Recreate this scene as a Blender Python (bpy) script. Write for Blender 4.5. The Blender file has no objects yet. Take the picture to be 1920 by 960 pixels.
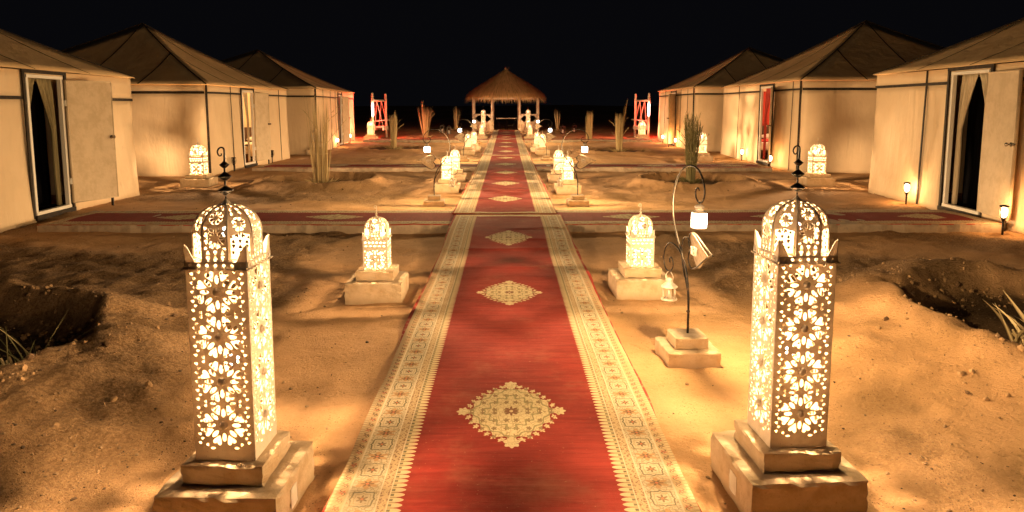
import bpy, bmesh, math, random
import numpy as np
from mathutils import Matrix, Vector

# ------------------------------------------------------------------ camera, world, exposure
SC = bpy.context.scene
COL = SC.collection
R = math.radians
cam = bpy.data.objects.new('camera', bpy.data.cameras.new('camera'))
COL.objects.link(cam)
cam.location = (0, 0, 1.6)
cam.rotation_euler = (R(83.0), 0, -math.atan(10 / 1350))
cam.data.lens = 1350 / 1920 * 36
cam.data.shift_y = -114.24 / 1920
cam.data.clip_start = 0.05
cam.data.clip_end = 3000
SC.camera = cam
SC.view_settings.view_transform = 'Standard'
SC.view_settings.look = 'None'
SC.view_settings.exposure = 2.6
SC.view_settings.gamma = 1.0
world = bpy.data.worlds.new('World')
SC.world = world
world.use_nodes = True
_bg = world.node_tree.nodes['Background']
_bg.inputs[0].default_value = (0.74, 0.74, 1.0, 1)          # moonless night sky, nearly black
_bg.inputs[1].default_value = 0.00050
SC.render.engine = 'CYCLES'
SC.cycles.use_denoising = True
SC.cycles.max_bounces = 6
SC.cycles.diffuse_bounces = 4
SC.cycles.glossy_bounces = 3
SC.cycles.transparent_max_bounces = 8
SC.cycles.sample_clamp_indirect = 1.6
SC.cycles.sample_clamp_direct = 1.3
SC.cycles.use_adaptive_sampling = False
SC.cycles.caustics_reflective = False
SC.cycles.caustics_refractive = False

WARM = (1.0, 0.64, 0.33)
P_TOWER, P_SMALL, P_SIDE, P_LAMP, P_TORCH = 57.0, 64.0, 84.0, 38.0, 3.0
random.seed(7)
rng = np.random.default_rng(11)


# ------------------------------------------------------------------ helpers
def link(o, parent=None):
    COL.objects.link(o)
    if parent is not None:
        o.parent = parent
    return o


def tag(o, label=None, cat=None, group=None, kind=None):
    if label: o['label'] = label
    if cat: o['category'] = cat
    if group: o['group'] = group
    if kind: o['kind'] = kind
    return o


def empty(name, loc, rz=0.0, label=None, cat=None, group=None, s=1.0):
    o = bpy.data.objects.new(name, None)
    o.empty_display_size = 0.1
    o.location = loc
    o.rotation_euler = (0, 0, rz)
    o.scale = (s, s, s)
    link(o)
    return tag(o, label, cat, group)


def place(data, name, parent=None, loc=(0, 0, 0), rot=(0, 0, 0), s=(1, 1, 1)):
    o = bpy.data.objects.new(name, data)
    o.location, o.rotation_euler, o.scale = loc, rot, s
    return link(o, parent)


def lamp(parent, loc, power, color=WARM, radius=0.02):
    d = bpy.data.lights.new('bulb_light', 'POINT')
    d.energy, d.color, d.shadow_soft_size = power, color, radius
    o = bpy.data.objects.new('bulb_light', d)
    o.location = loc
    return link(o, parent)


class MB:
    """collects shapes, then links them as one mesh object"""
    def __init__(s):
        s.v, s.f, s.m, s.mi = [], [], [], 0

    def add(s, vs, fs, M=None):
        b = len(s.v)
        if M is not None:
            vs = [tuple(M @ Vector(p)) for p in vs]
        s.v += [tuple(p) for p in vs]
        s.f += [tuple(i + b for i in f) for f in fs]
        s.m += [s.mi] * len(fs)
        return s

    def box(s, c, d, rz=0.0, M=None):
        x, y, z = d[0] / 2, d[1] / 2, d[2] / 2
        vs = [(-x, -y, -z), (x, -y, -z), (x, y, -z), (-x, y, -z), (-x, -y, z), (x, -y, z), (x, y, z), (-x, y, z)]
        T = Matrix.Translation(c) @ Matrix.Rotation(rz, 4, 'Z')
        if M is not None: T = M @ T
        return s.add(vs, [(0, 3, 2, 1), (4, 5, 6, 7), (0, 1, 5, 4), (1, 2, 6, 5), (2, 3, 7, 6), (3, 0, 4, 7)], T)

    def tube(s, pts, r, n=6, M=None, cap=True):
        pts = [Vector(p) for p in pts]
        k = len(pts)
        rr = r if isinstance(r, (list, tuple)) else [r] * k
        vs, fs = [], []
        up = Vector((0, 0, 1))
        prev = None
        for i, p in enumerate(pts):
            t = (pts[min(i + 1, k - 1)] - pts[max(i - 1, 0)])
            t = t.normalized() if t.length > 1e-9 else Vector((0, 0, 1))
            if prev is None:
                a = t.cross(up if abs(t.z) < .9 else Vector((1, 0, 0))).normalized()
            else:
                a = (prev - t * prev.dot(t))
                a = a.normalized() if a.length > 1e-6 else t.orthogonal().normalized()
            prev = a
            b = t.cross(a)
            for j in range(n):
                q = 2 * math.pi * j / n
                vs.append(p + (a * math.cos(q) + b * math.sin(q)) * rr[i])
        for i in range(k - 1):
            for j in range(n):
                fs.append((i * n + j, i * n + (j + 1) % n, (i + 1) * n + (j + 1) % n, (i + 1) * n + j))
        if cap:
            fs.append(tuple(range(n - 1, -1, -1)))
            fs.append(tuple((k - 1) * n + j for j in range(n)))
        return s.add(vs, fs, M)

    def lathe(s, prof, n=16, M=None):
        vs, fs = [], []
        for (r, z) in prof:
            for j in range(n):
                q = 2 * math.pi * j / n
                vs.append((max(r, 1e-4) * math.cos(q), max(r, 1e-4) * math.sin(q), z))
        for i in range(len(prof) - 1):
            for j in range(n):
                fs.append((i * n + j, i * n + (j + 1) % n, (i + 1) * n + (j + 1) % n, (i + 1) * n + j))
        fs.append(tuple(range(n - 1, -1, -1)))
        fs.append(tuple((len(prof) - 1) * n + j for j in range(n)))
        return s.add(vs, fs, M)

    def grid(s, nu, nv, fn):
        vs = [fn(i / nu, j / nv) for j in range(nv + 1) for i in range(nu + 1)]
        fs = [(j * (nu + 1) + i, j * (nu + 1) + i + 1, (j + 1) * (nu + 1) + i + 1, (j + 1) * (nu + 1) + i)
              for j in range(nv) for i in range(nu)]
        return s.add(vs, fs)

    def data(s, name, mats, smooth=False):
        me = bpy.data.meshes.new(name)
        me.from_pydata(s.v, [], s.f)
        for m in (mats if isinstance(mats, (list, tuple)) else [mats]):
            me.materials.append(m)
        if max(s.m, default=0) > 0:
            me.polygons.foreach_set('material_index', s.m)
        if smooth:
            me.polygons.foreach_set('use_smooth', [True] * len(s.f))
        me.update()
        return me

    def build(s, name, mats, parent=None, smooth=False, loc=(0, 0, 0), rot=(0, 0, 0)):
        return place(s.data(name, mats, smooth), name, parent, loc, rot)


def solid(o, t, off=0.0):
    m = o.modifiers.new('thickness', 'SOLIDIFY')
    m.thickness, m.offset = t, off
    return o


def catmull(pts, k=6):
    P = [Vector(p) for p in pts]
    P = [P[0] * 2 - P[1]] + P + [P[-1] * 2 - P[-2]]
    out = []
    for i in range(1, len(P) - 2):
        a, b, c, d = P[i - 1:i + 3]
        for j in range(k):
            t = j / k
            out.append(0.5 * ((2 * b) + (c - a) * t + (2 * a - 5 * b + 4 * c - d) * t * t + (3 * b - a - 3 * c + d) * t ** 3))
    out.append(P[-2])
    return out


# numpy value noise
_perm = rng.random((256, 256))


def vnoise(x, y):
    xi, yi = np.floor(x).astype(int), np.floor(y).astype(int)
    fx, fy = x - xi, y - yi
    fx, fy = fx * fx * (3 - 2 * fx), fy * fy * (3 - 2 * fy)
    g = lambda a, b: _perm[a & 255, b & 255]
    return ((g(xi, yi) * (1 - fx) + g(xi + 1, yi) * fx) * (1 - fy) + (g(xi, yi + 1) * (1 - fx) + g(xi + 1, yi + 1) * fx) * fy) * 2 - 1


def fbm(x, y, o=4, f=1.0):
    a, s = 1.0, 0.0
    for i in range(o):
        s = s + a * vnoise(x * f + 17.3 * i, y * f - 9.1 * i)
        a, f = a * .5, f * 2.03
    return s


def sstep(a, b, x):
    t = np.clip((x - a) / (b - a), 0, 1)
    return t * t * (3 - 2 * t)


def rise(y):
    return 0.011 * np.clip(y - 22, 0, 24)


# ------------------------------------------------------------------ node expressions
class X:
    nt = None

    def __init__(s, k): s.k = k

    @staticmethod
    def m(op, *a):
        n = X.nt.nodes.new('ShaderNodeMath')
        n.operation = op
        for i, q in enumerate(a):
            if isinstance(q, X): X.nt.links.new(q.k, n.inputs[i])
            else: n.inputs[i].default_value = q
        return X(n.outputs[0])

    def __add__(s, o): return X.m('ADD', s, o)
    __radd__ = __add__
    def __sub__(s, o): return X.m('SUBTRACT', s, o)
    def __rsub__(s, o): return X.m('SUBTRACT', o, s)
    def __mul__(s, o): return X.m('MULTIPLY', s, o)
    __rmul__ = __mul__
    def __truediv__(s, o): return X.m('DIVIDE', s, o)
    def __pow__(s, o): return X.m('POWER', s, o)
    def mod(s, o): return X.m('FLOORED_MODULO', s, o)
    def abs(s): return X.m('ABSOLUTE', s)
    def sin(s): return X.m('SINE', s)
    def cos(s): return X.m('COSINE', s)
    def sqrt(s): return X.m('SQRT', s)
    def lt(s, o): return X.m('LESS_THAN', s, o)
    def gt(s, o): return X.m('GREATER_THAN', s, o)
    def min(s, o): return X.m('MINIMUM', s, o)
    def max(s, o): return X.m('MAXIMUM', s, o)
    def floor(s): return X.m('FLOOR', s)
    def atan2(s, o): return X.m('ARCTAN2', s, o)

    def between(s, a, b): return s.gt(a) * s.lt(b)

    def ss(s, a, b, lo=0.0, hi=1.0):
        n = X.nt.nodes.new('ShaderNodeMapRange')
        n.interpolation_type = 'SMOOTHSTEP'
        X.nt.links.new(s.k, n.inputs[0])
        for i, q in enumerate((a, b, lo, hi)): n.inputs[1 + i].default_value = q
        return X(n.outputs[0])


def cmix(f, a, b):
    n = X.nt.nodes.new('ShaderNodeMix')
    n.data_type = 'RGBA'
    if isinstance(f, X): X.nt.links.new(f.k, n.inputs[0])
    else: n.inputs[0].default_value = f
    for q, i in ((a, 6), (b, 7)):
        if isinstance(q, X): X.nt.links.new(q.k, n.inputs[i])
        else: n.inputs[i].default_value = (*q, 1)
    return X(n.outputs[2])


def coords(kind='Object'):
    n = X.nt.nodes.new('ShaderNodeTexCoord')
    return X(n.outputs[kind])


def xyz(c):
    n = X.nt.nodes.new('ShaderNodeSeparateXYZ')
    X.nt.links.new(c.k, n.inputs[0])
    return X(n.outputs[0]), X(n.outputs[1]), X(n.outputs[2])


def comb(x, y, z):
    n = X.nt.nodes.new('ShaderNodeCombineXYZ')
    for i, q in enumerate((x, y, z)):
        if isinstance(q, X): X.nt.links.new(q.k, n.inputs[i])
        else: n.inputs[i].default_value = q
    return X(n.outputs[0])


def scalev(c, v):
    n = X.nt.nodes.new('ShaderNodeVectorMath')
    n.operation = 'MULTIPLY'
    X.nt.links.new(c.k, n.inputs[0])
    n.inputs[1].default_value = v
    return X(n.outputs[0])


def noise(c, sc, det=3, rough=.55, dist=0.0):
    n = X.nt.nodes.new('ShaderNodeTexNoise')
    X.nt.links.new(c.k, n.inputs['Vector'])
    n.inputs['Scale'].default_value = sc
    n.inputs['Detail'].default_value = det
    n.inputs['Roughness'].default_value = rough
    n.inputs['Distortion'].default_value = dist
    return X(n.outputs[0])


def voro(c, sc, feature='F1'):
    n = X.nt.nodes.new('ShaderNodeTexVoronoi')
    n.feature = feature
    X.nt.links.new(c.k, n.inputs['Vector'])
    n.inputs['Scale'].default_value = sc
    return X(n.outputs[0])


def material(name, fn, rough=.8, metal=0.0, spec=.3):
    """fn() -> (colour, bump height or None, bump distance[, roughness])"""
    mt = bpy.data.materials.new(name)
    mt.use_nodes = True
    nt = X.nt = mt.node_tree
    b = nt.nodes['Principled BSDF']
    b.inputs['Roughness'].default_value = rough
    b.inputs['Metallic'].default_value = metal
    b.inputs['Specular IOR Level'].default_value = spec
    r = fn()
    col, h, dist = r[:3]
    if isinstance(col, X): nt.links.new(col.k, b.inputs['Base Color'])
    else: b.inputs['Base Color'].default_value = (*col, 1)
    if h is not None:
        bp = nt.nodes.new('ShaderNodeBump')
        bp.inputs['Strength'].default_value = 1.0
        bp.inputs['Distance'].default_value = dist
        nt.links.new(h.k, bp.inputs['Height'])
        nt.links.new(bp.outputs[0], b.inputs['Normal'])
    if len(r) > 3: nt.links.new(r[3].k, b.inputs['Roughness'])
    return mt


def glow(name, col, strength, clear=True):
    """glowing frosted glass: lets its own bulb's light through and shines"""
    mt = bpy.data.materials.new(name)
    mt.use_nodes = True
    nt = mt.node_tree
    nt.nodes.remove(nt.nodes['Principled BSDF'])
    e = nt.nodes.new('ShaderNodeEmission')
    e.inputs[0].default_value = (*col, 1)
    e.inputs[1].default_value = strength
    out = nt.nodes['Material Output']
    if clear:
        t = nt.nodes.new('ShaderNodeBsdfTransparent')
        a = nt.nodes.new('ShaderNodeAddShader')
        nt.links.new(t.outputs[0], a.inputs[0])
        nt.links.new(e.outputs[0], a.inputs[1])
        nt.links.new(a.outputs[0], out.inputs[0])
    else:
        nt.links.new(e.outputs[0], out.inputs[0])
    return mt


# ------------------------------------------------------------------ materials
def f_sand():
    c = coords()
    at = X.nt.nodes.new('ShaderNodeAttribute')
    at.attribute_name = 'damp_shade'
    damp_shade = X(at.outputs['Fac'])
    at2 = X.nt.nodes.new('ShaderNodeAttribute')
    at2.attribute_name = 'rough_soil'
    rs = X(at2.outputs['Fac'])
    big = noise(c, .55, 4, .6)
    mid = noise(c, 4.0, 6, .68)
    fine = noise(c, 42, 5, .75)
    grit = noise(c, 150, 3, .7)
    col = cmix(big.ss(.35, .68), (.56, .335, .165), (.43, .245, .11))
    col = cmix(mid.ss(.42, .72) * .6, col, (.40, .235, .10))
    col = cmix(rs * .85, col, cmix(fine.ss(.4, .62), (.15, .085, .038), (.38, .24, .115)))
    sp = fine.ss(.60, .68)
    col = cmix(sp * (rs * .5 + .45), col, (.11, .062, .03))
    g2 = noise(c, 85, 3, .7)
    col = cmix(g2.ss(.60, .68) * noise(c, 2.2, 4, .6).ss(.45, .6) * .8, col, (.10, .055, .025))
    col = cmix(g2.ss(.40, .32) * .35, col, (.70, .50, .28))
    sp2 = grit.ss(.64, .72)
    col = cmix(sp2 * .55, col, (.60, .47, .32))
    peb = voro(c, 55).lt(.20) * noise(c, 5, 4).ss(.52, .60)
    col = cmix(peb * .75, col, (.12, .075, .04))
    col = cmix(damp_shade, col, cmix(fine.ss(.4, .65), (.035, .022, .013), (.085, .055, .03)))  # dark damp pit soil, with the pit's shade mixed into its colour
    pit = voro(scalev(c, (1, 1.25, 1)), 15).ss(.0, .32, -1, 0) * noise(c, 3.0, 3).ss(.48, .62)
    h = mid * 1.1 + fine * (rs * 1.0 + .42) + grit * (rs * .40 + .20) + pit * .35
    return col, h, .028


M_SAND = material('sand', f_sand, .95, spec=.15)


def f_plaster(base, dark):
    def f():
        c = coords()
        n = noise(c, 9, 5, .65)
        m = noise(c, 60, 4, .7)
        w, _, z = xyz(c)
        col = cmix(n.ss(.38, .7), base, dark)
        col = cmix(m.ss(.6, .72) * .5, col, tuple(q * .55 for q in dark))
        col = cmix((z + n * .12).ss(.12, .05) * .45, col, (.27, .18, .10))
        return col, n * .6 + m * .5, .006
    return f


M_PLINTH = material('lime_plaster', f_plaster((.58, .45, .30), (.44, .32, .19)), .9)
M_SLAB = material('rough_concrete', f_plaster((.33, .26, .18), (.22, .165, .11)), .95)


def f_lantern():
    c = coords()
    n = noise(c, 20, 4, .65)
    col = cmix(n.ss(.5, .72) * .5, (.68, .60, .49), (.48, .38, .27))
    col = cmix(noise(c, 90, 3).ss(.66, .72), col, (.33, .20, .10))
    return col, n, .0015


M_LANT = material('white_painted_iron', f_lantern, .5, spec=.4)


def glow_sheet(name, share):
    """painted sheet metal with translucency added to brighten its outside"""
    mt = material(name, f_lantern, .5, spec=.4)
    nt = mt.node_tree
    tr, mx = nt.nodes.new('ShaderNodeBsdfTranslucent'), nt.nodes.new('ShaderNodeMixShader')
    tr.inputs[0].default_value = (.95, .82, .66, 1)
    mx.inputs[0].default_value = share  # added see-through share makes the metal glow on its outer face
    nt.links.new(nt.nodes['Principled BSDF'].outputs[0], mx.inputs[1])
    nt.links.new(tr.outputs[0], mx.inputs[2])
    nt.links.new(mx.outputs[0], nt.nodes['Material Output'].inputs[0])
    return mt


M_SHEET = glow_sheet('white_glow_sheet', .056)
M_DOME = glow_sheet('dome_glow_sheet', .046)
M_IRON = material('black_iron', lambda: (cmix(noise(coords(), 40, 3).ss(.5, .7), (.03, .026, .022), (.10, .06, .035)), None, 0), .38, .8)
M_BRASS = material('tarnished_metal', lambda: ((.42, .36, .28), None, 0), .25, 1.0)
M_BULB = glow('glowing_bulb', (1.0, .92, .80), 8.0)
M_FROST = glow('glowing_frosted_glass', (1.0, .95, .86), 1.6)
M_FLAME = glow('torch_flame', (1.0, .78, .45), 3.2)
M_RED = glow('red_lamp_tube', (1.0, .42, .34), 9.0)


def f_canvas(base, dark, streak=True):
    def f():
        c = coords()
        n = noise(c, .9, 4, .6)
        s = noise(scalev(c, (2.2, 2.2, .5)), 1.0, 5, .62, .6)
        w = noise(c, 420, 2, .5)
        col = cmix(n.ss(.35, .72) * .8, base, dark)
        col = cmix(s.ss(.55, .75) * .16, col, tuple(q * .72 for q in dark))
        col = cmix(noise(c, 5, 5, .7).ss(.58, .75) * .35, col, tuple(q * .7 for q in base))
        return col, s * 1.0 + n * 1.2 + w * .012, .03
    return f


M_CANVAS = material('cream_canvas', f_canvas((.80, .62, .41), (.70, .53, .33)), .85, spec=.2)
M_ROOF = material('brown_roof_canvas', f_canvas((.82, .58, .32), (.70, .48, .25)), .9, spec=.1)
M_STRAP = material('dark_strap', lambda: (cmix(noise(coords(), 12, 4).ss(.4, .7), (.022, .016, .011), (.05, .034, .02)), None, 0), .8)
M_DOOR = material('stained_door_cloth', lambda: (cmix(noise(coords(), 5, 6, .72).ss(.38, .66), (.64, .51, .35), (.54, .42, .27)), noise(coords(), 14, 4, .6), .006), .75)
M_FRAME = material('white_frame', lambda: ((.74, .70, .62), None, 0), .45, spec=.4)


def f_cloth(a, b):
    return lambda: (cmix(noise(scalev(coords(), (30, 30, 1)), 1, 3).ss(.4, .65), a, b), None, 0)


M_CURT = material('olive_curtain', f_cloth((.30, .25, .13), (.20, .165, .085)), .85)
M_CURTC = material('cream_curtain', f_cloth((.62, .52, .36), (.48, .39, .26)), .85)
M_CURTR = material('red_curtain', f_cloth((.42, .05, .03), (.30, .03, .02)), .85)
M_BEDW = material('white_bedding', f_cloth((.78, .74, .66), (.66, .60, .50)), .85)
M_BEDR = material('red_blanket', f_cloth((.50, .06, .05), (.34, .035, .03)), .85)
M_INNER = material('inner_shade_black', f_cloth((.012, .011, .014), (.006, .006, .008)), .95, spec=.05)  # near-black colour of the sheets added for darkness behind doorways
M_WOOD = material('dark_wood', lambda: (cmix(noise(scalev(coords(), (20, 20, 1.5)), 1, 4).ss(.4, .65), (.10, .055, .03), (.05, .028, .016)), None, 0), .6)
M_POST = material('pale_painted_wood', lambda: (cmix(noise(scalev(coords(), (16, 16, 2)), 1, 4).ss(.4, .7), (.58, .49, .39), (.42, .33, .24)), noise(coords(), 40, 3), .003), .7)


def f_thatch(a, b, d):
    def f():
        c = coords('Generated')
        oi = X.nt.nodes.new('ShaderNodeObjectInfo')
        g = X.nt.nodes.new('ShaderNodeNewGeometry')
        r = X(g.outputs['Random Per Island'])
        col = cmix(r, a, b)
        col = cmix(r.mul7() if False else (r * 7.31).mod(1.0).gt(.8), col, d)
        return col, None, 0
    return f


M_STRAW = material('straw', f_thatch((.74, .56, .28), (.60, .43, .20), (.34, .24, .11)), .85)
M_FROND = material('dry_frond', f_thatch((.60, .47, .25), (.46, .34, .16), (.28, .20, .09)), .75)
M_GREEN = material('dusty_leaf', f_thatch((.13, .13, .05), (.20, .17, .07), (.30, .24, .11)), .7)
M_STONE = material('pebbles', f_thatch((.30, .20, .11), (.19, .12, .065), (.08, .05, .03)), .95)


M_CLOD = material('soil_clods', f_thatch((.34, .215, .105), (.24, .145, .07), (.12, .07, .035)), .95)


# carpet: everything in metres in the rug's own space, x across, y along
RUGW = 1.47


def f_rug():
    c = coords()
    x, y, _ = xyz(c)
    at = X.nt.nodes.new('ShaderNodeAttribute')
    at.attribute_type = 'OBJECT'
    at.attribute_name = 'rug_length'
    L = X(at.outputs['Fac'])
    ax = x.abs()
    dside = RUGW / 2 - ax
    at2 = X.nt.nodes.new('ShaderNodeAttribute')
    at2.attribute_type = 'OBJECT'
    at2.attribute_name = 'rug_tuck'
    tuck = X(at2.outputs['Fac'])
    at3 = X.nt.nodes.new('ShaderNodeAttribute')
    at3.attribute_type = 'OBJECT'
    at3.attribute_name = 'rug_first'
    first = X(at3.outputs['Fac'])
    at4 = X.nt.nodes.new('ShaderNodeAttribute')
    at4.attribute_type = 'OBJECT'
    at4.attribute_name = 'rug_pitch'
    pitch = X(at4.outputs['Fac'])
    dend = (y + tuck).min(L - y) * 1.9
    isend = dend.lt(dside)
    # rounded corners of the inner field
    fx = (ax - .12).max(0.0)
    e0 = dside.min(dend)
    arc = (x * x) * .42
    e = e0 * (1 - isend) + (dend - arc * 1.3 + .03) * isend
    e = e.max(e0 * .0) if False else e
    s = y * (1 - isend) + x * isend
    wob = noise(c, 60, 2)
    pile = noise(scalev(c, (3, 26, 1)), 1, 4, .65)
    fib = noise(c, 330, 2, .6)
    blot = noise(c, 5.5, 5, .65)
    # field
    field = cmix(pile.ss(.35, .68), (.205, .022, .016), (.155, .014, .0105))
    field = cmix(blot.ss(.42, .7) * .6, field, (.135, .011, .008))
    cream = (.54, .45, .31)
    tan = (.47, .35, .20)
    olive = (.13, .115, .06)
    brown = (.16, .075, .04)
    red = (.40, .065, .04)
    # ---- medallions
    pm = (y - first + pitch * .5).mod(pitch) - pitch * .5
    u = x / .27
    v = pm / .40
    au, av = u.abs(), v.abs()
    a = (au ** 1.62) + (av ** 1.55)
    lob = ((au - av) * 15.7).cos()
    body = a.lt(lob * .06 + .68)
    # flower lobes strung along the edge
    t = (au - av + .10).mod(.205) - .1025
    qd = a - .755
    tl = t.atan2(qd)
    lobes = ((t * t) * 3.0 + (qd * qd) * 1.5).sqrt().lt((tl * 5).cos() * .028 + .105) * (au - av).abs().lt(.97)
    pu, pv = u, av - .86
    pend = ((pu * pu) * 1.0 + (pv * pv) * 1.2).sqrt().lt((pu.atan2(pv) * 7).cos() * .018 + .135)
    stalk = au.lt(.045) * av.between(.6, .8)
    pu2 = au - .9
    pend2 = ((pu2 * pu2) + (v * v)).sqrt().lt((v.atan2(pu2) * 7).cos() * .02 + .11)
    med = body.max(lobes).max(pend).max(stalk).max(pend2)
    ring1 = (a - .56 + lob * .04).abs().lt(.022)
    ring2 = (a - .30 + ((au - av) * 22).cos() * .05).abs().lt(.024)
    th = v.atan2(u)
    rr = ((u * u) + (v * v)).sqrt()
    fl = rr.lt((th * 8).cos() * .035 + .11) * rr.gt(.035)
    cell_u = (au + .02).mod(.22) - .11
    cell_v = (av + .06).mod(.22) - .11
    dots = ((cell_u * cell_u) + (cell_v * cell_v)).lt((cell_v.atan2(cell_u) * 5).cos() * .0011 + .0021)
    curl = voro(comb(u, v, 0.0), 11, 'DISTANCE_TO_EDGE').lt(.045)
    mcol = cmix(wob.ss(.4, .6) * .5, (.52, .43, .26), (.45, .35, .19))
    mcol = cmix(curl * .8 * a.lt(.88), mcol, (.27, .21, .10))
    vd = voro(comb(u, v, 0.0), 9.5)
    mcol = cmix(vd.lt(.16) * a.lt(1.05), mcol, (.22, .15, .08))
    mcol = cmix(vd.lt(.06), mcol, (.50, .38, .20))
    mcol = cmix(dots * a.lt(.86), mcol, (.20, .14, .07))
    mcol = cmix(ring1.max(ring2), mcol, (.23, .20, .10))
    mcol = cmix(fl, mcol, brown)
    inside = (y + tuck).gt(.45) * (L - y).gt(.45)
    col = cmix(med * inside, field, mcol)
    # ---- scallop fringe e .25-.305
    sp = (s.mod(.036) - .018) / .018
    fing = e.lt(.305 - (sp * sp) * .034)
    fcol = cmix(sp.abs().gt(.72), (.52, .42, .25), (.29, .22, .11))
    fcol = cmix(e.lt(.262) * sp.abs().lt(.45), fcol, olive)
    col = cmix(fing, col, fcol)
    # ---- dark guard .206-.246
    vg = voro(comb(s, e, 0.0), 95, 'F1')
    gcol = cmix(vg.gt(.42), (.19, .115, .06), (.43, .32, .18))
    gcol = cmix(((s * 140).sin() * .006 + e - .226).abs().lt(.004), gcol, (.46, .35, .2))
    col = cmix(e.lt(.248), col, cream)
    col = cmix(e.between(.205, .243), col, gcol)
    # ---- main band .078-.20
    mm = s.mod(.23) - .115
    qq = (e - .139) / .058
    pA = mm / .066
    rA = ((pA * pA) + (qq * qq)).sqrt()
    tA = qq.atan2(pA)
    bA = (tA * 4).cos() * -.07 + (tA * 8).cos() * .05 + (tA * 16).cos() * .02 + .84
    outl = (rA - bA).abs().lt(.062)
    outl2 = (rA - bA * .70).abs().lt(.035)
    fA = rA.lt((tA * 6).cos() * .13 + .30)
    mB = (s + .115).mod(.23) - .115
    pB = mB / .05
    rB = ((pB * pB) + (qq * qq)).sqrt()
    tB = qq.atan2(pB)
    fB = rB.lt((tB * 6).cos() * .22 + .66)
    fB2 = rB.lt((tB * 6 + 3.14).cos() * .16 + .34)
    bg = cmix(wob.ss(.42, .6) * .5, (.50, .42, .29), (.42, .34, .22))
    speck = voro(comb(s, e, 0.0), 75).lt(.24) * rA.gt(.5)
    bg = cmix(speck * .75, bg, (.26, .20, .10))
    vine = voro(comb(s, e, 0.0), 52, 'DISTANCE_TO_EDGE').lt(.07) * rA.gt(.95)
    bg = cmix(vine * .75, bg, (.20, .16, .08))
    bcol = cmix(outl, bg, olive)
    bcol = cmix(outl2 * .8, bcol, (.30, .24, .12))
    bcol = cmix(fA, bcol, (.15, .11, .055))
    bcol = cmix(fB, bcol, (.36, .22, .105))
    bcol = cmix(fB2, bcol, (.12, .075, .04))
    bcol = cmix(rB.lt(.12).max(rA.lt(.1)), bcol, (.45, .14, .07))
    col = cmix(e.lt(.206), col, (.55, .47, .33))
    col = cmix(e.lt(.200), col, bcol)
    # ---- outer guard .03-.072
    col = cmix(e.lt(.080), col, (.55, .47, .33))
    gm = s.mod(.056) - .028
    ge = e - .051
    gr = ((gm * gm) + (ge * ge)).sqrt()
    alt = (s / .056).floor().mod(2.0)
    g2 = cmix(gr.lt((ge.atan2(gm) * 5).cos() * .004 + .0125), tan, cmix(alt, (.36, .11, .06), (.21, .12, .06)))
    g2 = cmix(gr.lt(.004), g2, cream)
    g2 = cmix(((s * 112).cos() * .012 + e - .051).abs().lt(.0028), g2, olive)
    col = cmix(e.lt(.072), col, g2)
    col = cmix(e.lt(.030), col, cmix((s * 260).sin().gt(.3), (.55, .43, .26), (.38, .28, .15)))
    col = cmix(e0.lt(.012), col, (.30, .030, .020))
    # dust and wear
    col = cmix(noise(c, 2.2, 5, .7).ss(.5, .8) * .16, col, (.42, .28, .16))
    drift = noise(c, 7, 5, .7).ss(.50, .66) * (.16 - e0).max(0.0) * 5.0
    col = cmix(drift.min(.7), col, (.50, .33, .17))
    col = cmix(noise(c, 70, 4, .7).ss(.66, .74) * .5, col, (.48, .34, .2))
    col = cmix(fib.ss(.35, .7) * .22, col, (.10, .04, .02))
    return col, fib * .5 + pile * 1.0 + blot * .5, .006


M_RUG = material('persian_rug', f_rug, .95, spec=.08)
M_PLATE = material('worn_metal_plate', lambda: (cmix(noise(coords(), 30, 4).ss(.4, .65), (.66, .56, .42), (.48, .38, .26)), None, 0), .45, .3)
M_EMBLEM = material('pale_emblem', lambda: ((.80, .76, .66), None, 0), .5)

# ------------------------------------------------------------------ ground
BASINS = [(-3.97, 4.08, 1.16, .20, 1.0), (4.20, 4.9, 1.13, .20, .8), (-3.82, 14.8, .92, .17, .9), (3.84, 14.8, .92, .16, .9),
          (-4.14, 26.4, .95, .09, .9), (3.90, 25.1, .95, .09, .9), (-3.86, 34.4, .7, .06, .6), (3.6, 31.4, .7, .06, .6)]
PEDS = [(-1.08, 2.75), (1.157, 2.838), (-1.095, 5.99), (1.148, 6.09), (1.152, 4.44), (-1.12, 13.55), (1.14, 13.4), (-1.12, 15.58), (1.12, 15.46),
        (-1.18, 11.65), (1.16, 11.68)]


def walk_z(y):
    return .055 + .05 * sstep(7.4, 8.9, y) + rise(y)


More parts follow.
